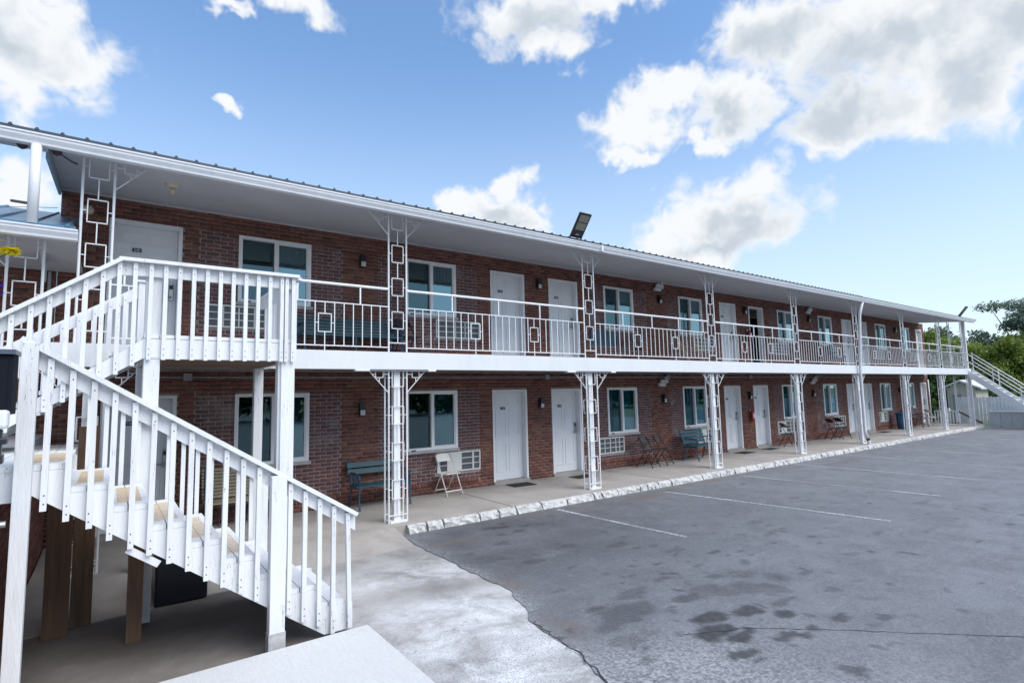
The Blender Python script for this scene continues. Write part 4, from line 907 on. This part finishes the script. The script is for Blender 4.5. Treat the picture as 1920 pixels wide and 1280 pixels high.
# things at the left edge beside the tall stair post
cb = thing('utility_cabinet', 'dark metal utility cabinet beside the tall white post at left edge', 'cabinet', (-4.47, -3.75, 1.25))
MB().box(-.25, .245, -.12, .12, 0.74, 1.12).build('body', mat('slate_metal', (0.010, 0.012, 0.018), 0.9, 0.1, 4, spec=0.1), cb, bevel=.006)
MB().box(-.26, .255, -.14, .13, 1.1205, 1.15).build('top', mat('slate_blue', (0.07, 0.09, 0.13), 0.35, 0.08, 4), cb)
MB().box(-.22, .22, -.127, -.1205, 0.77, 1.09).build('door', MATS['slate_metal'], cb); MB().tube([(-.16, 0, 0), (-.16, 0, .74)], .03, 8).build('stand', BLACK, cb)
ul = thing('utility_light', 'white hooded fixture on black bracket and pale pipe at left edge', 'fixture', (-4.45, -3.92, 1.25))
MB().box(-.16, .225, -.05, .06, .655, .77).build('hood', WHITE_TRIM, ul, bevel=.02)
MB().box(-.14, .20, -.02, .04, .50, .652).box(.06, .225, -.03, .05, .56, .60).box(.10, .21, -.03, .05, .44, .50).build('bracket', BLACK, ul, bevel=.008)
MB().tube([(.17, 0, .06), (.17, 0, .43), (.165, 0, .50)], .025, 10).build('pipe', PIPEG, ul, smooth=True); MB().tube([(.10, 0, .075), (.24, 0, .075)], .02, 8).build('coupling', STEEL, ul)

# hanging artificial flowers on the wing porch
fb = thing('hanging_flowers', 'bright yellow and violet flowers hanging from the lower porch at left edge', 'flowers', (-4.80, -0.40, 3.2))
def bloom(c, r, mt, n=26):
    b = MB(); q = random.Random(int(r*1000)+n)
    for i in range(n):
        a = q.uniform(0, 6.283); e = q.uniform(-.6, 1.2); l = r*q.uniform(.6, 1.05); d = Vector((math.cos(a)*math.cos(e), math.sin(a)*math.cos(e), math.sin(e)*.6)); s = d.cross(Vector((0, 0, 1))).normalized()*r*.28
        p = Vector(c); b.quad(p, p+d*l*.6-s, p+d*l+Vector((0, 0, -.15*r)), p+d*l*.6+s)
    return b
bloom((.115, 0, .57), .12, YELLOW, 70).build('yellow_bloom', YELLOW, fb); bloom((.055, 0, .17), .045, PURPLE).build('violet_bloom', PURPLE, fb); bloom((.06, 0, .09), .04, PURPLE).build('violet_bloom', PURPLE, fb)
LEAFG = mat('flower_leaf', (0.05, 0.12, 0.03), 0.7, 0.2, 20)
MB().tube([(-.1, 0, .82), (-.08, 0, .4), (.02, 0, .12)], .006, 6).tube([(-.08, 0, .4), (.115, 0, .55)], .005, 6).build('stem', LEAFG, fb)
bloom((-.10, 0, .35), .16, LEAFG, 40).build('leaves', LEAFG, fb)
# ------------------------------------------------------------------ wall fittings
def place(x): return next(i for i, (a, b) in enumerate(zip(COLX, COLX[1:]+[40])) if x < b) if x >= 0 else 0
ORD = ['first', 'second', 'third', 'fourth', 'fifth', 'sixth', 'seventh', 'eighth', 'ninth']
STO = ['ground floor', 'balcony']
def ac_unit(a, b, z0, z1, label, style):
    t_ = thing('air_conditioner', label, 'air conditioner', ((a+b)/2, D, z0), group='air conditioners under the windows')
    w = (b-a)/2; h = z1-z0
    MB().box(-w, w, -.035, .20, 0, .03).box(-w, w, -.035, .20, h-.03, h).box(-w, -w+.03, -.035, .20, .03, h-.03).box(w-.03, w, -.035, .20, .03, h-.03).build('case', ACBLUE if style == 2 else ACW, t_)
    MB().box(-w+.03, w-.03, 0.0, .02, .03, h-.03).build('grille', ACBLUE if style == 2 else ACG, t_)
    fr = MB()
    if style == 0:      # white lattice front
        for q in (-.55, -.12, .32, .62): fr.box(w*q-.012, w*q+.012, -.02, -.0005, .031, h-.031)
        for q in (.36, .66): fr.box(-w+.031, w-.031, -.024, -.004, h*q-.009, h*q+.009)
    elif style == 1:    # solid middle with louvred ends
        fr.box(-w*.55, w*.12, -.022, -.0005, .031, h-.031); fr.box(w*.62, w*.70, -.022, -.0005, .031, h-.031); fr.box(-w+.031, -w*.86, -.022, -.0005, .031, h-.031)
        for q in (.36, .66): fr.box(-w*.86, w-.031, -.026, -.004, h*q-.009, h*q+.009)
    else:
        for q in (.25, .5, .75): fr.box(-w+.031, w-.031, -.02, -.0005, h*q-.012, h*q+.012)
        for q in (-.5, 0, .5): fr.box(w*q-.008, w*q+.008, -.024, -.004, .031, h-.031)
    fr.build('front_bars', ACBLUE if style == 2 else ACW, t_)
    lv = MB(); zz = .05
    while zz < h-.05: lv.box(-w+.032, w-.032, -.0004, .004, zz, zz+.006); zz += .02
    lv.build('louvres', ACGREY if style != 2 else ACBLUE, t_)
    return t_
SEQ_LOW = ['behind the white folding chair', 'beside the second iron column', 'behind the small blue bench', 'behind the single black folding chair', 'behind the pair of black folding chairs', 'right of the downspout']
SEQ_UP = ['behind the wooden landing railing', 'right of the long blue bench', 'with faded blue front', 'behind the oak folding chairs', 'right of the open doorway', 'above the pair of black folding chairs', 'right of the downspout', 'nearest the far end']
for fi, S in ((0, SEQ_LOW), (1, SEQ_UP)):
    for k, (a, b) in enumerate(ACS[fi]):
        style = 2 if (fi, k) == (1, 2) else (1 if (fi == 0 and k in (0, 2, 3, 5)) else 0)
        nm = 'faded blue air conditioner under balcony window beside the second column' if style == 2 else 'white wall air conditioner on the %s %s' % (STO[fi], S[k])
        ac_unit(a+.005, b-.005, ACZ[fi][0]+.005, ACZ[fi][1]-.005, nm, style)
lamp0 = thing('wall_lamp', 'x', 'lamp', group='black wall lamps between the rooms')
MB().box(-.055, .055, -.11, 0.0, -.01, .13).box(-.055, -.045, -.10, 0, -.105, -.01).box(-.05, .05, -.012, 0, -.115, -.01).box(-.055, .055, -.105, 0, -.125, -.115).build('housing', BLACK, lamp0, bevel=.004)
MB().box(-.043, .052, -.098, -.014, -.114, -.0105).build('shade', LENS, lamp0, bevel=.004)
LX = [[0.27, 4.81, 9.51, 14.13, 18.69, 23.1, 27.5], [0.275, 4.835, 9.51, 14.13, 18.75, 23.1, 27.55]]
first = True
for fi in (0, 1):
    for k, x in enumerate(LX[fi]):
        lb = 'small black box wall lamp, %s from the left on the %s wall' % (ORD[k], STO[fi])
        p_ = (x, D-.004, (1.81, 4.765)[fi])
        if first: lamp0.location = p_; lamp0['label'] = lb; first = False
        else: copy_tree(lamp0, lb, p_)
em0 = thing('emergency_light', 'x', 'emergency light', group='white twin head emergency lights under the ceilings')
MB().box(-.16, .12, -.09, 0, -.05, .05).build('battery_case', WHITE_TRIM, em0, bevel=.012)
for sx in (-1, 1): MB().tube([(-.02+sx*.07, -.06, .05), (-.02+sx*.07, -.10, .12), (-.02+sx*.07, -.17, .10)], [.03, .05, .06], 10).build('lamp_head', WHITE_TRIM, em0, smooth=True)
MB().box(.13, .24, -.08, 0, .04, .24).build('sensor_box', WHITE_TRIM, em0, bevel=.006)
for i, (x, z, lb) in enumerate([(9.45, 5.07, 'white twin head emergency light above the third balcony lamp'), (9.45, 2.22, 'white twin head emergency light above the third ground floor lamp'), (18.75, 5.02, 'white twin head emergency light above the fifth balcony lamp'), (18.7, 2.22, 'white twin head emergency light above the fifth ground floor lamp')]):
    if i == 0: em0.location = (x, D-.004, z); em0['label'] = lb
    else: copy_tree(em0, lb, (x, D-.004, z))
def extinguisher(x, z, label):
    t_ = thing('fire_extinguisher', label, 'fire extinguisher', (x, D-.09, z), group='red fire extinguishers on the wall')
    MB().tube([(0, 0, 0), (0, 0, .015), (0, 0, .30), (0, 0, .36), (0, 0, .385)], [.05, .07, .07, .045, .022], 14).build('cylinder', RED, t_, smooth=True)
    MB().tube([(0, 0, .385), (0, 0, .42)], .02, 8).bar((-.02, 0, .43), (.09, 0, .45), .02, .012).bar((-.02, 0, .455), (.08, 0, .50), .02, .012).build('valve', BLACK, t_)
    MB().tube([(-.02, -.02, .41), (-.09, -.03, .38), (-.085, -.04, .15)], .011, 8).build('hose', BLACK, t_, smooth=True)
    MB().box(-.045, .045, -.0735, -.055, .12, .27).build('paper_label', TEXTW, t_); MB().box(-.03, .03, .06, .088, .1, .42).build('wall_bracket', STEEL, t_)
extinguisher(14.12, 0.92, 'red fire extinguisher between ground floor doors near the third column')
extinguisher(14.25, 3.70, 'red fire extinguisher beside the open balcony doorway')
def floodlight(x, y, z, label, s=1.0, rz=0.0):
    t_ = thing('floodlight', label, 'floodlight', (x, y, z), rz, group='solar floodlights on the roof edge'); t_.scale = (s, s, s)
    tl = Matrix.Rotation(R_(38), 4, 'X')
    def tb(b, name, mt, bevel=0):
        b.v = [tuple(tl @ Vector(p)) for p in b.v]; return b.build(name, mt, t_, bevel=bevel)
    tb(MB().box(-.165, .165, 0, .035, .06, .60), 'panel_body', BLACK, .01)
    tb(MB().box(-.125, .125, -.004, -.0005, .235, .385), 'led_panel', LED); tb(MB().box(-.125, .125, -.004, -.0005, .405, .555), 'led_panel', LED)
    tb(MB().box(-.05, .05, -.003, -.0005, .125, .15), 'maker_plate', STEEL)
    tb(MB().box(-.17, -.145, 0, .03, -.02, .06).box(.145, .17, 0, .03, -.02, .06), 'leg', BLACK); tb(MB().box(-.135, .135, .0, .03, .0, .045), 'mount', WHITE_TRIM)
floodlight(3.98, -0.36, 5.20, 'black solar floodlight with two pale panels on the roof edge')
floodlight(28.7, -0.36, 5.18, 'far grey solar floodlight on the roof edge above the stairs')
for (x, y, lb) in ((-4.36, -0.12, 'dark red dome camera where the main soffit ends at left'), (-4.66, -0.25, 'small dark dome camera under the eave at the picture left edge')):
    t_ = thing('dome_camera', lb, 'camera', (x, y, soff(y)-.005 if x > -4.43 else 5.084)); MB().tube([(0, 0, 0), (0, 0, -.02), (0, 0, -.05), (0, 0, -.065)], [.055, .055, .04, .012], 12).build('dome', mat('dark_red_plastic', (0.05, 0.02, 0.025), 0.4, 0.1, 5), t_, smooth=True)
    if x > -4.43: MB().tube([(.02, .02, -.02), (.12, .3, .0), (.18, .45, .03)], .008, 6).build('cable', BLACK, t_)
t_ = thing('ceiling_fixture', 'cream ceiling light stub on the soffit above the first door', 'lamp', (-3.1, 0.55, soff(.55))); MB().tube([(0, 0, 0), (0, 0, -.02), (0, 0, -.05)], [.10, .10, .05], 14).build('base', CREAMM, t_, smooth=True); MB().tube([(0, 0, -.05), (0, 0, -.14)], .03, 10).build('socket', CREAMM, t_, smooth=True)
t_ = thing('wall_bell', 'cream round wall fixture at the corner above the lower wing roof', 'fixture', (-4.1, D-.01, 5.02)); MB().tube([(0, 0, 0), (0, -.05, 0), (0, -.09, -.02)], [.07, .075, .04], 14).build('cover', CREAMM, t_, smooth=True); MB().box(-.05, .05, -.004, .008, -.06, .06).build('back_plate', CREAMM, t_)

# ------------------------------------------------------------------ furniture
def folding_chair(label, loc, rz, col, pad, group='folding chairs'):
    t_ = thing('folding_chair', label, 'chair', loc, rz, group); r = .0115; W = .20
    for s in (-1, 1):
        MB().tube([(s*W, .235, .0), (s*W, .03, .46), (s*(W-.005), -.16, .84)] if False else [(s*W, -.24, .0), (s*W, -.02, .46), (s*(W-.01), .17, .80)], r, 8).build('front_leg', col, t_, smooth=True)
        MB().tube([(s*(W-.03), .27, .0), (s*(W-.03), .05, .36), (s*(W-.03), -.07, .47)], r, 8).build('rear_leg', col, t_, smooth=True)
    MB().tube([(-W, -.19, .10), (W, -.19, .10)], .012, 8).build('front_stretcher', col, t_); MB().tube([(-W+.03, .225, .085), (W-.03, .225, .085)], .010, 8).build('rear_stretcher', col, t_)
    b = MB(); n = 8
    for i in range(n+1):
        x = -W+.012+(2*W-.024)*i/n; bow = .03*(1-(2*i/n-1)**2); cr_ = .03*abs(2*i/n-1)**4
        b.v += [(x, .115+bow, .67+cr_*.3), (x, .185+bow, .825-cr_*1.6), (x, .125+bow, .67+cr_*.3), (x, .195+bow, .825-cr_*1.6)]
    for i in range(n):
        k = 4*i; b.f += [(k, k+4, k+5, k+1), (k+2, k+3, k+7, k+6), (k+1, k+5, k+7, k+3), (k, k+2, k+6, k+4)]; b.mi += [0]*4
    b.f += [(0, 1, 3, 2), (4*n, 4*n+2, 4*n+3, 4*n+1)]; b.mi += [0, 0]
    b.build('backrest', pad, t_, smooth=False)
    MB().hexa([(-W+.02, -.20, .435), (W-.02, -.20, .435), (W-.035, .18, .415), (-W+.035, .18, .415), (-W+.02, -.20, .452), (W-.02, -.20, .452), (W-.035, .18, .432), (-W+.035, .18, .432)]).build('seat', pad, t_, bevel=.01)
    return t_
WCH = mat('cream_white_chair', (0.74, 0.73, 0.69), 0.45, 0.06, 6)
folding_chair('cream white metal folding chair by the wall near the first column', (2.02, 1.62, 0), R_(8), WCH, WCH)
folding_chair('brown padded folding chair, left of the pair beside the small blue bench', (8.10, 1.42, 0), R_(10), BLACK, DARKPL)
folding_chair('brown padded folding chair, right of the pair beside the small blue bench', (8.72, 1.44, 0), R_(14), BLACK, DARKPL)
folding_chair('single black folding chair left of the fourth iron column', (15.45, 1.36, 0), R_(55), BLACK, BLACK)
folding_chair('black folding chair, nearer of two left of the downspout', (18.98, 1.40, 0), R_(62), BLACK, BLACK)
folding_chair('black folding chair, farther of two left of the downspout', (19.75, 1.42, 0), R_(62), BLACK, BLACK)
folding_chair('black chair on the balcony behind the first upper column', (1.05, 1.50, 2.772), R_(15), BLACK, BLACK, 'balcony chairs')
folding_chair('black chair on the balcony right of the second column', (7.95, 1.50, 2.772), R_(20), BLACK, DARKPL, 'balcony chairs')
folding_chair('oak folding chair on the balcony, left of two near the third column', (9.55, 1.25, 2.772), R_(40), WOODTAN, WOODTAN, 'balcony chairs').scale = (1, 1, 1.15)
folding_chair('oak folding chair on the balcony, right of two near the third column', (10.25, 1.25, 2.772), R_(40), WOODTAN, WOODTAN, 'balcony chairs').scale = (1, 1, 1.15)
folding_chair('small white folding chair at the far end of the ground floor', (29.3, 1.3, 0), R_(50), WCH, WCH)
def bench(name, label, loc, rz, w, slat, iron, nback, nseat, zb=(.48, .86), legs=2, group='benches along the wall'):
    t_ = thing(name, label, 'bench', loc, rz, group); h = w/2
    yb = lambda z: .20+(z-.42)*.28
    sh = (zb[1]-zb[0])/nback
    for k in range(nback):
        z0 = zb[0]+k*sh; z1 = z0+sh*.78
        MB().hexa([(-h, yb(z0)-.012, z0), (h, yb(z0)-.012, z0), (h, yb(z0)+.012, z0), (-h, yb(z0)+.012, z0), (-h, yb(z1)-.012, z1), (h, yb(z1)-.012, z1), (h, yb(z1)+.012, z1), (-h, yb(z1)+.012, z1)]).build('back_slat', slat, t_)
    for k in range(nseat):
        y0 = -.22+k*.42/nseat; MB().box(-h, h, y0, y0+.42/nseat*.8, .405, .43).build('seat_slat', slat, t_)
    for i in range(legs):
        x = -h+.05+(w-.10)*i/(legs-1)
        MB().tube([(x, -.25, 0), (x, -.20, .18), (x, -.21, .40)], .020, 8).tube([(x, .30, 0), (x, .22, .2), (x, .19, .40), (x, yb(.9)+.02, zb[1]+.02)], .020, 8).bar((x, -.21, .39), (x, .21, .39), .03, .03).build('leg_frame', iron, t_, smooth=False)
        if i in (0, legs-1):
            a_ = MB().tube([(x, .22, .63), (x, -.05, .64), (x, -.22, .60), (x, -.24, .53), (x, -.19, .50)], .018, 8).tube([(x, -.21, .40), (x, -.21, .60)], .015, 8)
            for k in range(5): a_.tube([(x, -.17+.07*k, .43), (x, -.14+.07*k, .52), (x, -.17+.07*k, .61)], .009, 6)
            a_.build('armrest', iron, t_, smooth=True)
    return t_
bench('garden_bench', 'blue bench with two back slats behind the first iron column', (0.50, 1.52, 0), 0, 1.10, BLUE, BLUED, 2, 3, (.60, .84))
bench('garden_bench', 'small blue slatted bench left of the third iron column', (10.45, 1.40, 0), R_(4), 1.18, BLUE, BLUED, 4, 4)
bench('garden_bench', 'long blue slatted bench on the balcony left of the first column', (-0.05, 1.58, 2.772), 0, 1.95, BLUE, BLUED, 6, 4, (.43, .80), 3)
bench('garden_bench', 'tan slatted bench under the first window behind the stair railing', (-1.80, 1.62, 0), 0, 1.30, TANSLAT, BLACK, 9, 4, (.45, .93))
bench('garden_bench', 'brown iron bench near the far end of the ground floor', (27.9, 1.35, 0), R_(6), 1.2, PATIO, PATIO, 4, 4, (.48, 1.0))
# patio seat with blue cushion up on the balcony
t_ = thing('patio_chair', 'blue cushioned patio chair on the balcony right of the fourth column', 'chair', (19.6, 1.3, 2.772), R_(30))
MB().box(-.26, .26, -.26, .24, .40, .48).build('seat', BINB, t_, bevel=.03); MB().box(-.26, .26, .2, .3, .49, .95).build('backrest', BINB, t_, bevel=.03)
for sx in (-1, 1):
    for sy in (-.24, .26): MB().tube([(sx*.25, sy, 0), (sx*.25, sy, .40)], .014, 8).build('leg', BLACK, t_)
    MB().bar((sx*.28, -.25, .62), (sx*.28, .27, .62), .04, .025).build('armrest', BLACK, t_)
def mat_rug(x0, x1, label, rz=0.0, y=(1.33, 1.74)):
    t_ = tag(MB().box(-(x1-x0)/2, (x1-x0)/2, -(y[1]-y[0])/2, (y[1]-y[0])/2, 0.001, .012).build('doormat', MATB, None, loc=((x0+x1)/2, sum(y)/2, 0), bevel=.004), label, 'doormat', 'black doormats'); t_.rotation_euler = (0, 0, rz)
mat_rug(3.56, 4.15, 'black rubber doormat right of the white folding chair', R_(-5)); mat_rug(5.36, 6.0, 'black rubber doormat just left of the second iron column', R_(3), (1.25, 1.62)); mat_rug(12.46, 13.1, 'black rubber doormat just right of the third iron column', 0, (1.23, 1.62)); mat_rug(14.07, 14.7, 'black rubber doormat left of the single black folding chair', 0, (1.27, 1.6)); mat_rug(23.45, 24.2, 'black rubber doormat right of the downspout', 0, (1.25, 1.6))
t_ = thing('waste_bin', 'dark blue waste bin left of the sixth iron column', 'bin', (26.3, 1.52, 0))
MB().tube([(0, 0, 0), (0, 0, .70)], [.20, .25], 16).build('body', BINB, t_, smooth=True); MB().tube([(0, 0, .701), (0, 0, .74), (0, 0, .78)], [.27, .27, .16], 16).build('lid', BINB, t_, smooth=True)

# ------------------------------------------------------------------ far end: metal stairs, ramp rail, shed, fence, block wall
ms = thing('metal_staircase', 'white metal staircase with pipe rails at the far right end', 'staircase', (30.9, 0, 0))
SL = .885; mz = lambda y: 2.80+y*SL
for x in (-.45, .55):
    MB().prism([(0.02, 2.80), (-3.2, mz(-3.2)), (-3.2, mz(-3.2)-.34), (0.02, 2.46)], 'x', x-.03, x+.03).build('stringer', WHITE_IRON, ms)
    for dz in (.42, .80): MB().tube([(x, 0.0, 2.80+dz), (x, -3.2, mz(-3.2)+dz)], .022, 8).build('handrail', WHITE_IRON, ms, smooth=True)
    for y in (-.05, -1.0, -1.95, -2.9): MB().tube([(x, y, mz(y)-.05), (x, y, mz(y)+.80)], .02, 8).build('post', WHITE_IRON, ms)
for i in range(1, 15): MB().box(-.42, .52, -.215*i, -.215*i+.26, 2.77-.19*i-.035, 2.77-.19*i).build('tread', WHITE_IRON, ms)
bw = thing('block_wall', 'low grey concrete block wall at the far right of the lot', 'wall', (32.0, -6, GZ))
for k in range(40): MB().box(-.1, .1, 5.6-.405*(k+1)+.005, 5.6-.405*k-.005, -.1, .72).build('wall_block', CONC_GREY, bw)
MB().box(-.13, .13, -10.7, 5.62, .722, .77).build('coping', CONC_GREY, bw)
fn = thing('picket_fence', 'white board fence above the grey block wall', 'fence', (32.9, -5, GZ))
for k in range(66): MB().box(-.01, .01, 6.1-.145*(k+1)+.008, 6.1-.145*k-.008, 0.0, 1.46+.03*(k % 2)).build('board', FENCEW, fn)
MB().box(.011, .05, -3.4, 6.1, .5, .58).box(.011, .05, -3.4, 6.1, 1.2, 1.28).build('rail', FENCEW, fn)
sh = thing('garden_shed', 'cream sided gable shed with grey door beyond the walkway end', 'shed', (36.0, 1.72, GZ))
for k in range(16):
    z0 = k*.14; hw = 0.66 if z0 < 1.85 else max(0.05, 0.66-(z0-1.85)*1.7)
    MB().hexa([(-.02, -hw, z0), (-.02, hw, z0), (.02, hw, z0), (.02, -hw, z0), (.0, -hw, z0+.138), (.0, hw, z0+.138), (.02, hw, z0+.138), (.02, -hw, z0+.138)]).build('siding_board', SIDING, sh)
MB().box(.021, 2.4, -.66, .66, 0, 1.85).build('body', SIDING, sh)
for s in (-1, 1): MB().hexa([(-.2, 0, 2.30), (2.6, 0, 2.30), (2.6, s*.98, 1.84), (-.2, s*.98, 1.84), (-.2, 0, 2.40), (2.6, 0, 2.40), (2.6, s*.98, 1.94), (-.2, s*.98, 1.94)]).build('roof', WHITE_TRIM, sh)
MB().box(-.045, -.0205, -.02, .42, 0, 1.56).build('door', GREYDOOR, sh); MB().box(-.05, -.0205, -.10, -.0205, 0, 1.66).box(-.05, -.0205, .4205, .50, 0, 1.66).box(-.05, -.0205, -.0205, .4205, 1.561, 1.66).build('door_frame', SIDING, sh)
rp = thing('ramp_railing', 'small grey wood railing with brown handrail at the walkway end', 'railing', (31.9, 0.9, 0))
for k in range(9): MB().box(-.02, .02, .95-.13*k, .95-.13*k+.045, 0, .62).build('baluster', FENCEW, rp)
MB().box(-.04, .04, -.15, 1.0, .622, .66).build('top_rail', FENCEW, rp); MB().box(-.07, .05, .30, .42, 0, .78).build('post', FENCEW, rp); MB().bar((-.1, -.1, .62), (-.1, -1.0, .05), .08, .09).build('handrail', BROWNW, rp)

# ------------------------------------------------------------------ trees
def leaf_mat(name, a, b):
    m = bpy.data.materials.new(name); m.use_nodes = True; nt = m.node_tree; p = nt.nodes['Principled BSDF']; L = nt.links.new
    at = nt.nodes.new('ShaderNodeAttribute'); at.attribute_name = 'tint'; mx = nt.nodes.new('ShaderNodeMixRGB'); L(at.outputs['Fac'], mx.inputs[0]); mx.inputs[1].default_value = (*a, 1); mx.inputs[2].default_value = (*b, 1)
    L(mx.outputs[0], p.inputs['Base Color']); p.inputs['Roughness'].default_value = 0.6; p.inputs['Specular IOR Level'].default_value = 0.3
    p.inputs['Transmission Weight'].default_value = 0.0
    tl = nt.nodes.new('ShaderNodeBsdfTranslucent'); L(mx.outputs[0], tl.inputs[0]); ms_ = nt.nodes.new('ShaderNodeMixShader'); ms_.inputs[0].default_value = 0.35
    L(p.outputs[0], ms_.inputs[1]); L(tl.outputs[0], ms_.inputs[2]); L(ms_.outputs[0], nt.nodes['Material Output'].inputs[0]); return m
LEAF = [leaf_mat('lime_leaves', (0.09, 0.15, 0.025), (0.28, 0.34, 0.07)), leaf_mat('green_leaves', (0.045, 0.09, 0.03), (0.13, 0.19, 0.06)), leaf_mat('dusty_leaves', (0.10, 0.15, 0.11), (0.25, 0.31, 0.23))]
BARK = mat('bark', (0.11, 0.085, 0.065), 0.9, 0.3, 6, bump=0.5, bscale=20, stretch=(2, 2, 0.4))
def crown_mesh(name, blobs, n, size, mt, seed):
    rs = np.random.RandomState(seed); B = np.array(blobs); vol = B[:, 3]*B[:, 4]*B[:, 5]; cnt = np.maximum(20, (n*vol/vol.sum()).astype(int))
    P = []; TI = []
    for (cx, cy, cz, rx, ry, rz), c in zip(B, cnt):
        nc = max(6, c//16); d = rs.normal(size=(nc, 3)); d /= np.linalg.norm(d, axis=1)[:, None]; r = rs.uniform(.45, 1.08, nc)[:, None]
        cl = d*r*np.array([rx, ry, rz])+np.array([cx, cy, cz]); k = rs.randint(0, nc, c)
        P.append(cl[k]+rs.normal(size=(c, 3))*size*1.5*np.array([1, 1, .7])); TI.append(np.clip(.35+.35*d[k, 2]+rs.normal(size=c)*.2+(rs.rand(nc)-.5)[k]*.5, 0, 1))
    P = np.concatenate(P); TI = np.concatenate(TI); N = len(P)
    a = rs.normal(size=(N, 3)); a /= np.linalg.norm(a, axis=1)[:, None]; b = rs.normal(size=(N, 3)); b -= (b*a).sum(1)[:, None]*a; b /= np.linalg.norm(b, axis=1)[:, None]
    s = (size*rs.uniform(.6, 1.3, N))[:, None]
    V = np.stack([P-a*s, P+b*s*.55, P+a*s, P-b*s*.55], 1).reshape(-1, 3); F = np.arange(4*N).reshape(N, 4)
    me = bpy.data.meshes.new(name); me.vertices.add(len(V)); me.vertices.foreach_set('co', V.astype(np.float32).ravel()); me.loops.add(F.size); me.loops.foreach_set('vertex_index', F.ravel().astype(np.int32)); me.polygons.add(N)
    me.polygons.foreach_set('loop_start', np.arange(0, F.size, 4, dtype=np.int32)); me.polygons.foreach_set('loop_total', np.full(N, 4, dtype=np.int32)); me.materials.append(mt); me.update()
    at_ = me.attributes.new('tint', 'FLOAT', 'POINT'); at_.data.foreach_set('value', np.repeat(TI, 4).astype(np.float32)); return me
def tree(label, loc, h, w, mt, n, size, seed, name='leafy_tree', group='trees beyond the motel', airy=False):
    t_ = thing(name, label, 'tree', loc, 0, group); q = random.Random(seed); tr = MB(); th = h*(.45 if airy else .35)
    tr.tube([(0, 0, -.3), (q.uniform(-.1, .1), 0, th*.5), (q.uniform(-.2, .2), q.uniform(-.2, .2), th), (q.uniform(-.3, .3), 0, h*.8)], [h*.028, h*.022, h*.018, h*.005], 9)
    bl = []
    for k in range(24 if airy else 12):
        a = q.uniform(0, 6.283); z = q.uniform(.42, .95) if airy else q.uniform(.18, .9); rr = w*.5*math.sqrt(max(.08, 1-((z-.5)/.55)**2))*q.uniform(.35, .95)
        s = w*q.uniform(.16, .26)*(0.62 if airy else 1); c = (math.cos(a)*rr, math.sin(a)*rr, z*h); bl.append((*c, s, s, s*(.45 if airy else .85)))
        tr.tube([(0, 0, th*q.uniform(.5, 1)), (c[0]*.5, c[1]*.5, (th+c[2])*.5), c], [h*.008, h*.005, h*.002], 6)
    if not airy: bl.append((0, 0, h*.5, w*.34, w*.34, h*.36))
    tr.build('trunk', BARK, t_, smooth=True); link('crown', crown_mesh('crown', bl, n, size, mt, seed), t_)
tree('bright lime green tree directly behind the far end post', (44, 4.4, GZ), 6.2, 3.6, LEAF[0], 13000, .115, 1)
tree('lime green bushy tree above the metal staircase rails', (46, 2.5, GZ), 5.3, 3.4, LEAF[0], 13000, .115, 2)
tree('mid green tree above the white board fence', (48, 0.9, GZ), 4.9, 3.6, LEAF[0], 13000, .115, 3)
tree('dark green tree at the right picture edge behind the metal stairs', (56, 0.9, GZ), 6.2, 5.0, LEAF[1], 9000, .16, 4)
tree('tall airy grey green tree at the right picture edge', (62, 3.6, GZ), 9.8, 8.5, LEAF[2], 12000, .13, 5, airy=True)
tree('low dark green tree behind the garden shed', (42, 3.0, GZ), 3.4, 3.4, LEAF[1], 7000, .13, 6)
tree('lime green tree glimpsed between the last upper columns', (43, 6.3, GZ), 4.9, 3.4, LEAF[0], 7000, .13, 7)
tree('pale airy tree seen just right of the end wall', (66, 11.5, GZ), 8.0, 6.0, LEAF[2], 5000, .18, 8, airy=True)
tree('dark green tree under the balcony beyond the end wall', (40, 5.2, GZ), 2.9, 3.0, LEAF[1], 6000, .13, 9)
# the wood across the road, seen only as reflections in the window panes
bl = []; q = random.Random(4)
for k in range(70):
    x = -45+k*2.2+q.uniform(-1, 1); h = q.uniform(3.5, 7.5); bl.append((x, -46+q.uniform(-4, 4), h*.5, 2.6, 2.2, h*.55))
wood = link('roadside_wood', crown_mesh('roadside_wood', bl, 26000, .5, LEAF[1], 12)); tag(wood, 'dense green wood across the road behind the viewer', 'wood', kind='stuff')

for k, (a, b) in enumerate((((-4.46, 1.9, 4.98), (-14, 9, 7.2)), ((-4.46, 1.95, 4.86), (-14, 10, 6.6)))):
    t_ = thing('service_wire', ('upper' if k == 0 else 'lower')+' thin service wire running off left behind the white prop', 'wire', a, group='service wires'); v = Vector(b)-Vector(a)
    MB().tube([tuple(v*u-Vector((0, 0, .5*math.sin(math.pi*u)))) for u in (0, .1, .2, .35, .5, .7, 1)], .004, 6).build('cable', BLACK, t_); MB().tube([tuple(v*.04), tuple(v*.06)], .022, 8).build('insulator', PATIO, t_)
